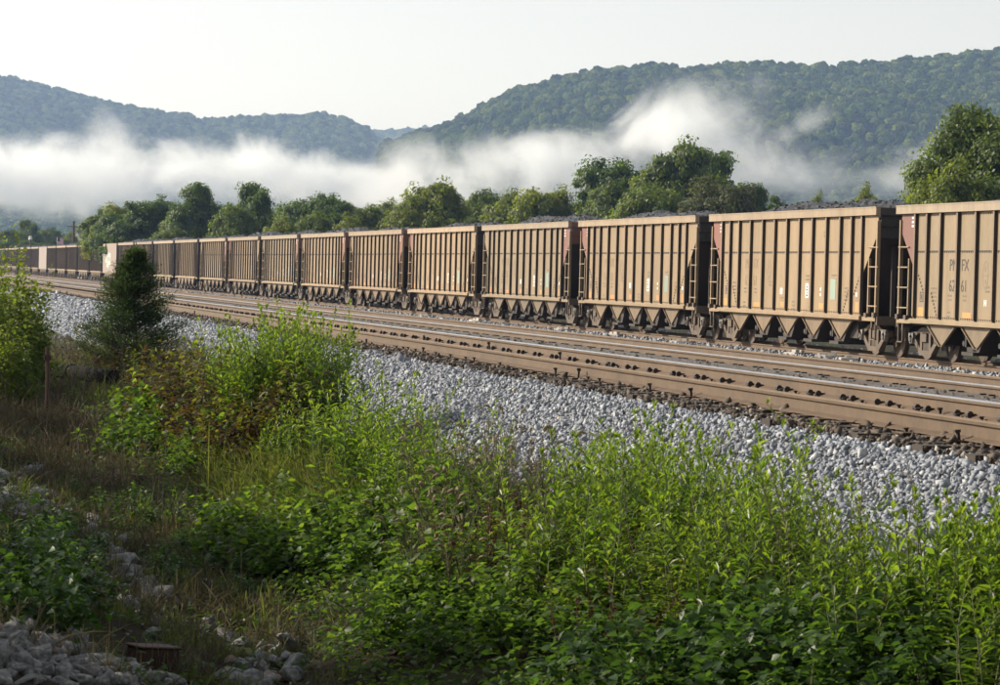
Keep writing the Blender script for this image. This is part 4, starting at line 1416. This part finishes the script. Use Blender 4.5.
# ------------------------------------------------------------------ trees
def tree_proto(seed, mat, lobes, n=36000, card=.25, H=10.0, bare=False):
    """lobes: (x, z, radius x, radius z) in a tree 10 m high"""
    rs = np.random.default_rng(seed)
    P, Nn, T = [], [], []
    tot = sum(l[2] * l[3] for l in lobes)
    tm = MB().tube([(0, 0, -.4), (.05, 0, 1.5), (0, .1, 3.2), (.1, 0, 5.5), (.05, 0, 7.5)], [.34, .26, .22, .15, .05], 8)
    for (lx, lz, rx, rz) in lobes:
        rx, rz = rx * 1.16, rz * 1.12
        ly = rs.normal(0, rx * .45)
        cnt = int(n * rx * rz / tot)
        ncl = max(10, int(cnt / 120))
        tm.tube([(0, 0, min(lz * .55, 5)), (lx * .5, ly * .5, lz * .8), (lx, ly, lz)], [.13, .08, .03], 5)
        for k in range(ncl):
            d = unit(rs.normal(size=(1, 3)))[0]
            if d[2] < -.35: d[2] *= -.6
            rad = rs.uniform(.25, 1.05) ** .6
            cpos = np.array([lx + d[0] * rx * rad, ly + d[1] * rx * rad, lz + d[2] * rz * rad])
            m = int(cnt / ncl)
            cr = rs.uniform(.4, .95)
            o = rs.normal(0, 1, (m, 3)); o = unit(o) * (rs.random((m, 1)) ** .45) * cr * np.array([1.1, 1.1, .75])
            P.append(cpos + o); Nn.append(unit(d[None] * .6 + o / cr * .7 + rs.normal(0, .45, (m, 3)) + np.array([0, 0, .25])))
            T.append(np.clip(rs.normal(.5, .14) + rs.normal(0, .13, m), 0, 1))
    P, Nn, T = np.concatenate(P), np.concatenate(Nn), np.concatenate(T)
    n = len(P)
    a = unit(np.cross(Nn, rs.normal(size=(n, 3)))); b = np.cross(Nn, a)
    s = card * rs.uniform(.55, 1.25, (n, 1))
    V = np.stack([P - a * s * .5, P + b * s * .33, P + a * s * .55, P - b * s * .33], 1).reshape(-1, 3)
    Q = np.arange(n * 4).reshape(n, 4)
    return np_mesh('crown', V, Q, mat, np.repeat(T, 4)), tm.mesh('trunk', M['bark'])


ROUND = [(0, 6.6, 3.0, 2.6), (-1.8, 5.2, 2.0, 1.9), (1.9, 5.4, 2.0, 2.0), (.5, 8.0, 1.7, 1.7), (-1.0, 7.6, 1.5, 1.5), (0, 3.6, 2.6, 1.7)]
WIDE = [(0, 6.8, 2.6, 2.3), (-2.6, 5.6, 2.0, 2.0), (2.5, 5.4, 2.1, 2.1), (1.2, 7.9, 1.6, 1.6), (-1.3, 8.2, 1.5, 1.6), (-3.2, 3.6, 1.8, 1.7), (3.2, 3.4, 1.8, 1.7), (0, 3.6, 2.5, 1.8)]
TALL = [(0, 8.3, 1.3, 1.6), (-.9, 6.6, 1.5, 1.6), (1.0, 6.3, 1.5, 1.7), (0, 5.0, 2.0, 1.7), (-1.3, 3.6, 1.8, 1.6), (1.4, 3.4, 1.7, 1.6)]
CLUMPY = [(-.8, 8.4, 1.2, 1.3), (1.3, 7.7, 1.2, 1.3), (-2.0, 6.5, 1.5, 1.4), (.3, 6.3, 1.7, 1.5), (2.3, 5.8, 1.5, 1.4), (-2.6, 4.4, 1.7, 1.5), (0, 4.2, 2.0, 1.5), (2.6, 3.8, 1.7, 1.5)]
TP = {}
for nm, lob in (('round', ROUND), ('wide', WIDE), ('tall', TALL), ('clumpy', CLUMPY)):
    for mt in ('dark', 'mid', 'light', 'olive'):
        if (nm, mt) in (('tall', 'olive'), ('tall', 'light')): continue
        TP[nm, mt] = tree_proto(abs(hash(nm)) % 1 + len(TP) * 7 + 300, M['tree_' + mt], lob, 36000 if nm != 'tall' else 28000)
TP['clumpy', 'near'] = tree_proto(777, M['tree_mid'], CLUMPY, 70000, .20)
TP['round', 'near'] = tree_proto(778, M['tree_mid'], ROUND, 60000, .20)
PW = {'round': 7.8, 'wide': 9.6, 'tall': 5.6, 'clumpy': 8.4}


def put_tree(nm, mt, cx, top, wpx, Z, label, name='broadleaf_tree'):
    p = at(cx, top, Z); z0 = gz(p.x, p.y)
    h = p.z - z0
    e = empty(name, (p.x, p.y, z0), random.uniform(0, 6.28))
    sh = h / 9.9
    sw = max(wpx / F_PX * Z / PW[nm] * 1.15, .74 * sh if nm != 'tall' and wpx > 37 else 0)
    crown, trunk = TP[nm, mt]
    inst('crown', crown, e, scale=(sw, sw, sh)); inst('trunk', trunk, e, scale=(sw, sw, sh))
    return tag(e, label, 'tree', 'broadleaved trees behind the train')


TREES = [
    ('clumpy', 'near', 990, 108, 165, 165, 'tall broad green tree at the right edge behind the nearest hopper car'),
    ('clumpy', 'near', 952, 140, 84, 168, 'left shoulder of the tall trees at the right edge, stepping down to the coal'),
    ('round', 'mid', 1075, 95, 170, 170, 'big tree beyond the right edge'),
    ('round', 'near', 938, 181, 58, 168, 'low bushy tree at the left foot of the tall right edge tree'),
    ('round', 'light', 968, 165, 60, 160, 'smaller bushy tree in front of the tall right edge tree'),
    ('round', 'light', 862, 186, 36, 300, 'small round tree poking above the coal, right of a tinier one'),
    ('round', 'light', 822, 195, 28, 310, 'tiny tree top just above the coal of the second car'),
    ('round', 'mid', 842, 204, 34, 305, 'very low tree top between two small ones above the coal'),
    ('round', 'dark', 628, 158, 96, 262, 'dark left part of the big tree group above the middle cars'),
    ('clumpy', 'mid', 682, 141, 84, 255, 'tallest tree of the big group above the middle cars'),
    ('clumpy', 'dark', 706, 150, 66, 262, 'dark pointed tree right of the tallest one in the group'),
    ('wide', 'olive', 728, 180, 104, 238, 'olive spreading tree at the right foot of the big group'),
    ('round', 'mid', 655, 166, 66, 257, 'tree filling the middle between the dark left part and the tallest one of the group'),
    ('round', 'mid', 610, 182, 56, 259, 'low left edge of the big tree group above the middle cars'),
    ('round', 'mid', 655, 185, 90, 246, 'lower green tree in front of the big group'),
    ('tall', 'dark', 758, 184, 26, 262, 'thin dark tree top right of the olive tree'),
    ('wide', 'light', 542, 186, 86, 270, 'light green wide tree between the big group and the leftward trees'),
    ('round', 'light', 505, 192, 62, 276, 'light green round tree left of the wide light one'),
    ('round', 'mid', 582, 203, 56, 280, 'low green tree left of the dark big group'),
    ('wide', 'light', 440, 180, 92, 268, 'bright broad tree above the fifth and sixth cars'),
    ('round', 'light', 406, 196, 50, 266, 'bright low tree at the left side of the bright broad tree'),
    ('round', 'mid', 484, 190, 50, 284, 'mid green tree behind the bright broad tree'),
    ('round', 'mid', 368, 205, 48, 284, 'low rounded tree left of the bright trees'),
    ('round', 'dark', 336, 193, 56, 286, 'dark round tree in the row above the seventh car'),
    ('round', 'dark', 300, 197, 50, 288, 'dark tree left of the dark round one in the row'),
    ('round', 'light', 352, 216, 46, 262, 'small yellowish tree in front of the dark row'),
    ('round', 'mid', 318, 212, 48, 268, 'mid green low tree in front of the dark row'),
    ('clumpy', 'dark', 254, 181, 66, 272, 'tall dark round headed tree left of the dark row'),
    ('round', 'mid', 236, 205, 50, 266, 'green tree at the left foot of the tall dark round headed tree'),
    ('round', 'light', 280, 217, 44, 258, 'small light tree at the right foot of the tall dark round headed tree'),
    ('tall', 'dark', 197, 183, 46, 282, 'tall narrow dark tree with pointed top'),
    ('round', 'dark', 216, 205, 44, 285, 'dark tree right of the tall narrow one'),
    ('wide', 'dark', 150, 198, 72, 290, 'broad dark tree above the cedar'),
    ('round', 'dark', 118, 213, 46, 296, 'dark tree at the left end of the near tree row'),
    ('round', 'mid', 182, 210, 46, 284, 'mid green tree left of the tall narrow dark tree'),
    ('round', 'mid', 172, 228, 44, 270, 'low green tree peeping over the cars right of the cedar'),
    ('clumpy', 'dark', 28, 219, 36, 520, 'hazy far tree left of the utility pole, tallest there'),
    ('round', 'mid', 48, 228, 40, 540, 'hazy far tree next to the tallest far one'),
    ('round', 'mid', 8, 230, 44, 500, 'hazy far tree at the left edge'),
    ('round', 'mid', 86, 226, 34, 640, 'hazy far tree above the small white house'),
    ('round', 'light', 68, 232, 22, 520, 'small yellowish far tree beside the utility pole'),
    ('round', 'light', 84, 241, 30, 440, 'low yellow green bush below the small white house'),
    ('round', 'dark', 30, 240, 60, 470, 'dark far shrubbery behind the flag'),
    ('round', 'mid', 104, 234, 30, 450, 'mid green far tree right of the small white house'),
]
for r_ in TREES:
    put_tree(*r_)
for k in range(36):
    cx = 108 + k * 13.8 + random.uniform(-6, 6)
    put_tree(random.choice(('round', 'wide', 'clumpy')), random.choice(('dark', 'mid', 'mid', 'light')), cx, 209 - 6 * math.sin(k * 1.9) - cx * .004, random.uniform(50, 66), random.uniform(292, 330),
             'low tree filling the row of woods behind the cars')
for cx in (600, 640, 700, 760):
    put_tree('wide', 'mid', cx, 196 + random.uniform(-4, 4), 64, 270, 'low tree at the foot of the big tree group')

# unseen trees: bank ones shade the ditch, tall ones added to block sky light
for k, (x_, y_, h_, w_) in enumerate([(-9.5, 27.5, 5.9, 6.0), (-9.0, 33.5, 5.6, 6.0), (-10.5, 40.5, 6.3, 6.5), (-9.8, 48, 6.8, 6.0), (-8.5, 21.5, 6.0, 5.5), (-9.5, 54.5, 7.4, 5.6), (-7.5, 16, 6.6, 5.0), (-5.5, 25.5, 4.5, 3.5), (-5.0, 31.5, 4.2, 3.5), (-5.5, 38, 4.4, 3.6), (-8, 8, 13, 8), (-10, 0, 15, 9), (-4, -9, 15, 9), (4, -13, 15, 10), (12, -12, 14, 9), (-14, 13, 14, 9), (20, -10, 14, 9)]):
    e = empty('broadleaf_tree', (x_, y_, gz(x_, y_)), k * 1.3)
    cr, tk = TP['round', 'mid']
    inst('crown', cr, e, scale=(w_ / 7.8, w_ / 7.8, h_ / 9.9)); inst('trunk', tk, e, scale=(w_ / 7.8, w_ / 7.8, h_ / 9.9))
    tag(e, 'unseen tree outside the view', 'tree', 'shade trees on the near bank')

# ------------------------------------------------------------------ rocks, pipe, post, block
def rock_mesh(seed):
    rs = np.random.default_rng(seed)
    bm = bmesh.new()
    for q in unit(rs.normal(size=(16, 3))) * rs.uniform(.7, 1.15, (16, 1)) * rs.uniform(.7, 1.25, 3):
        bm.verts.new(q)
    bmesh.ops.convex_hull(bm, input=bm.verts[:])
    bmesh.ops.delete(bm, geom=[v_ for v_ in bm.verts if not v_.link_faces], context='VERTS')
    bmesh.ops.triangulate(bm, faces=bm.faces[:])
    bmesh.ops.bevel(bm, geom=bm.edges[:], offset=.03, segments=1, affect='EDGES')
    bmesh.ops.triangulate(bm, faces=bm.faces[:])
    bm.verts.index_update()
    v = np.array([q.co[:] for q in bm.verts]); f = np.array([[q.index for q in p_.verts] for p_ in bm.faces]); bm.free()
    return np_mesh('rock', v, f, M['rock'])


RK = [rock_mesh(400 + k) for k in range(12)]


def rocks(n, f, smin, smax, lab, grp):
    for k in range(n):
        x, y = f(); s_ = random.uniform(smin, smax) * random.choice((.7, 1, 1, 1.25))
        o = inst('rock', random.choice(RK), None, (x, y, gz(x, y) + s_ * .22), (random.gauss(0, .4), random.gauss(0, .4), random.uniform(0, 6.28)), (s_, s_ * random.uniform(.7, 1.2), s_ * random.uniform(.5, .85)))
        tag(o, lab, 'rock', grp)


def strip(pts, w_):
    def f():
        k = random.randrange(len(pts) - 1); t_ = random.random()
        a = pts[k][0] * (1 - t_) + pts[k + 1][0] * t_ + random.gauss(0, w_); b = pts[k][1] * (1 - t_) + pts[k + 1][1] * t_ + random.gauss(0, w_ * .7)
        p = on_ground(a, b); return p.x, p.y
    return f


rocks(95, strip([(0, 478), (40, 505), (90, 548), (130, 590), (160, 620)], 15), .08, .17, 'angular grey rock in the line running up the shaded left bank', 'rocks up the left bank')
rocks(190, px_region(-10, 190, 618, 690, lambda a, b: b > 612 + a * .42), .05, .105, 'grey rock in the heap at the bottom left corner', 'rocks at the bottom left corner')
rocks(34, px_region(225, 300, 640, 690), .08, .15, 'pale rock at the bottom edge beside the ditch', 'rocks beside the ditch')
rocks(22, px_region(130, 240, 560, 640), .07, .13, 'half buried rock among the low dark plants', 'half buried rocks')

pa, pb = on_ground(30, 383), on_ground(113, 394)
m = MB()
d = (pb - pa); L_ = d.length
m.cyl((0, 0, 0), 'x', .12, L_, 16); m.cyl((0, 0, 0), 'x', .135, .12, 16)
o = m.build('drain_pipe', M['beam'], None, smooth=False)
o.location = (pa + pb) / 2 + Vector((0, 0, .27)); o.rotation_euler = (0, -math.asin((pb.z - pa.z) / L_), math.atan2(d.y, d.x))
tag(o, 'long black pipe lying on the grass left of the cedar', 'pipe')
p = at(47, 380, 43.0)
m = MB().tube([(0, 0, -.2), (.01, 0, .5), (-.005, .01, 1.02)], [.035, .032, .03], 7).box((-.05, -.012, .82), (.05, .012, .9))
o = m.build('rusty_post', M['rust'], None, loc=(p.x, p.y, gz(p.x, p.y))); tag(o, 'thin rusty upright post at the end of the black pipe', 'post')
p = on_ground(152, 668)
m = MB().box((-.15, -.11, -.05), (.15, .11, .12)).box((-.165, -.125, .1201), (.165, .125, .137)).box((-.02, -.13, .02), (.02, -.1102, .08))
o = m.build('rusty_block', M['rust'], None, loc=(p.x, p.y, gz(p.x, p.y)), bevel=.012); o.rotation_euler = (0, .08, .4)
tag(o, 'dark rusty iron block among the rocks at the bottom left', 'iron block')

# ------------------------------------------------------------------ far left: house, pole, flag, lamp
def far_ground(cx, Z):
    p = at(cx, 258, Z); return Vector((p.x, p.y, gz(p.x, p.y)))


b = far_ground(92, 560); top = at(92, 234, 560).z - b.z
h = empty('white_house', b, .5); tag(h, 'small white house half hidden by trees at far left', 'house')
MB().box((-3.2, -2.5, 0), (3.2, 2.5, top * .72)).build('wall', M['housewall'], h)
MB().prism([(-2.9, top * .721), (2.9, top * .721), (0, top * 1.02)], 'x', -3.5, 3.5).build('roof', M['houseroof'], h)
for q in (-1.7, 1.5):
    MB().box((q - .45, -2.53, top * .4), (q + .45, -2.501, top * .62)).build('window', M['glass'], h)
b = far_ground(73, 430); top = at(73, 221, 430).z - b.z
h = empty('utility_pole', b); tag(h, 'wooden utility pole standing above the cars at far left', 'utility pole')
MB().tube([(0, 0, -.5), (0, 0, top)], [.24, .17], 8).build('pole', M['wood'], h)
MB().box((-1.0, -.06, top - .9), (1.0, .06, top - .75)).build('crossarm', M['wood'], h)
b = far_ground(57, 400); top = at(56.5, 237, 400).z - b.z
h = empty('flag', b); tag(h, 'small red white and blue flag on a thin pole above the cars', 'flag')
MB().tube([(0, 0, 0), (0, 0, top)], .05, 6).build('flag_pole', M['tread'], h)
nx_, nz_ = 14, 13
ax = RT0
fv, mats = [], []
me = bpy.data.meshes.new('flag_cloth')
V, Q = [], []
for j in range(nz_ + 1):
    for i in range(nx_ + 1):
        s_ = i / nx_; wv = math.sin(s_ * 7) * .10 * s_
        V.append((RT0.x * s_ * .85 + wv * FWD.x, RT0.y * s_ * .85 + wv * FWD.y, top - .05 - 1.05 * j / nz_ - .25 * s_ * s_))
for j in range(nz_):
    for i in range(nx_):
        a = j * (nx_ + 1) + i; Q.append((a, a + 1, a + nx_ + 2, a + nx_ + 1))
me.from_pydata(V, [], Q)
fl_r = paint('flag_red', (.55, .06, .07), (.4, .05, .06), .3, .8); fl_w = paint('flag_white', (.8, .8, .8), (.7, .7, .7), .3, .8); fl_b = paint('flag_blue', (.06, .08, .26), (.05, .06, .2), .3, .8)
for mm_ in (fl_r, fl_w, fl_b): me.materials.append(mm_)
for k, pl in enumerate(me.polygons):
    j, i = divmod(k, nx_)
    pl.material_index = 2 if (j < 7 and i < 6) else j % 2
link(bpy.data.objects.new('cloth', me), h)
b = far_ground(30, 410); top = at(30, 236, 410).z - b.z
h = empty('yard_lamp', b); tag(h, 'thin pole with a white lamp head at far left', 'lamp post')
MB().tube([(0, 0, 0), (0, 0, top - .2)], .07, 6).build('pole', M['wood'], h)
MB().cyl((0, 0, top - .25), 'z', .28, .5, 10, .18).build('lamp_head', M['housewall'], h)

# ------------------------------------------------------------------ fog and haze
def fog_mat(name, dens, scale, lo, hi, soft=.9):
    m = bpy.data.materials.new(name); m.use_nodes = True
    n, l = m.node_tree.nodes, m.node_tree.links
    n.remove(n['Principled BSDF'])
    tc = n.new('ShaderNodeTexCoord'); ge = n.new('ShaderNodeNewGeometry')
    ln = n.new('ShaderNodeVectorMath'); ln.operation = 'LENGTH'; l.new(tc.outputs['Object'], ln.inputs[0])
    nz = n.new('ShaderNodeTexNoise'); nz.inputs['Scale'].default_value = scale; nz.inputs['Detail'].default_value = 6; nz.inputs['Roughness'].default_value = .66
    nz.inputs['Distortion'].default_value = .8
    l.new(ge.outputs['Position'], nz.inputs['Vector'])
    # falloff = 1 - r + (noise-.5)*soft
    a = n.new('ShaderNodeMath'); a.operation = 'SUBTRACT'; a.inputs[0].default_value = 1.0; l.new(ln.outputs['Value'], a.inputs[1])
    b_ = n.new('ShaderNodeMath'); b_.operation = 'MULTIPLY_ADD'; l.new(nz.outputs[0], b_.inputs[0]); b_.inputs[1].default_value = soft * 2; b_.inputs[2].default_value = -soft
    c_ = n.new('ShaderNodeMath'); c_.operation = 'ADD'; l.new(a.outputs[0], c_.inputs[0]); l.new(b_.outputs[0], c_.inputs[1])
    edge = n.new('ShaderNodeMapRange'); edge.inputs['From Min'].default_value = 0; edge.inputs['From Max'].default_value = .25; l.new(a.outputs[0], edge.inputs[0])
    mr = n.new('ShaderNodeMapRange'); mr.interpolation_type = 'SMOOTHSTEP'
    mr.inputs['From Min'].default_value = lo; mr.inputs['From Max'].default_value = hi; mr.inputs['To Max'].default_value = dens
    l.new(c_.outputs[0], mr.inputs[0])
    e_ = n.new('ShaderNodeMath'); e_.operation = 'MULTIPLY'; l.new(mr.outputs[0], e_.inputs[0]); l.new(edge.outputs[0], e_.inputs[1])
    pv = n.new('ShaderNodeVolumePrincipled')
    pv.inputs['Color'].default_value = (.945, .970, 1, 1); pv.inputs['Anisotropy'].default_value = .35
    l.new(e_.outputs[0], pv.inputs['Density'])
    l.new(pv.outputs[0], n['Material Output'].inputs['Volume'])
    return m


FOGM = fog_mat('fog_dense', .050, .018, .26, 1.15, 1.45)
FOGT = fog_mat('fog_thin', .020, .020, .25, 1.2, 1.6)
FOGR = fog_mat('fog_plume', .038, .017, .30, 1.25, 1.6)
v0, f0 = ico(3)
FOG = [  # bearing, height (photo pixels), distance, half width, half height (pixels), half depth (m), tilt, material, where
    (50, 180, 2000, 270, 54, 120, 0, FOGM, 'white fog bank lying along the foot of the left ridge at the left edge'),
    (235, 176, 2020, 175, 56, 100, -.05, FOGM, 'white fog bank with a raised crest below the left ridge'),
    (350, 182, 1990, 150, 42, 90, -.04, FOGM, 'fog bank below the right end of the left ridge'),
    (112, 140, 2050, 46, 44, 50, -.5, FOGT, 'thin wisp rising from the left fog bank'),
    (-90, 172, 2000, 170, 54, 100, 0, FOGM, 'fog bank running out of the left edge'),
    (480, 168, 1850, 150, 46, 70, .02, FOGR, 'fog at the left foot of the right hill'),
    (590, 160, 1840, 170, 60, 80, -.2, FOGR, 'fog plume climbing the right hill, lower part'),
    (690, 128, 1850, 135, 66, 80, -.36, FOGR, 'fog plume climbing the right hill, upper part'),
    (745, 172, 1800, 130, 62, 80, .15, FOGT, 'thin fog below the plume on the right hill'),
    (930, 168, 1800, 130, 48, 70, -.22, FOGR, 'fog drift behind the tall right edge tree'),
    (835, 182, 1790, 150, 42, 60, -.08, FOGT, 'thin fog drift between the plume and the right edge tree'),
    (806, 125, 1880, 62, 20, 40, -.45, FOGT, 'small wisp high on the right hill'),
    (420, 194, 1830, 150, 40, 70, 0, FOGT, 'thin mist over the low green spur'),
    (400, 204, 1560, 190, 34, 60, 0, FOGT, 'thin mist before the low green spur'),
    (640, 195, 1780, 170, 40, 60, 0, FOGT, 'thin mist behind the big tree group'),
]
for (cx, cy, Z, hw, hh, hd, tilt, mt, lab) in FOG:
    c_ = at(cx, cy, Z)
    o = link(bpy.data.objects.new('fog_bank', np_mesh('fog_bank', v0, f0, mt)))
    k = Z / F_PX
    ax, ay, az = RT0 * math.cos(tilt) + Vector((0, 0, 1)) * -math.sin(tilt), RT0.cross(Vector((0, 0, 1))) * -1, Vector((0, 0, 1)) * math.cos(tilt) + RT0 * math.sin(tilt)
    mt4 = Matrix((ax * hw * k, ay * hd, az * hh * k)).transposed().to_4x4(); mt4.translation = c_
    o.matrix_world = mt4
    tag(o, lab, kind='stuff', group='fog banks in front of the hills')

m = MB().box((-3500, -400, -14), (4600, 6600, 420))
hz = m.build('haze', None)
hm = bpy.data.materials.new('haze_air'); hm.use_nodes = True
n, l = hm.node_tree.nodes, hm.node_tree.links
n.remove(n['Principled BSDF'])
pv = n.new('ShaderNodeVolumePrincipled')
pv.inputs['Color'].default_value = (.42, .60, 1.0, 1)
pv.inputs['Density'].default_value = .00013
pv.inputs['Absorption Color'].default_value = (1, 1, 1, 1)
pv.inputs['Anisotropy'].default_value = .3
l.new(pv.outputs[0], n['Material Output'].inputs['Volume'])
hz.data.materials.append(hm)
tag(hz, 'pale morning haze filling the valley', kind='stuff')
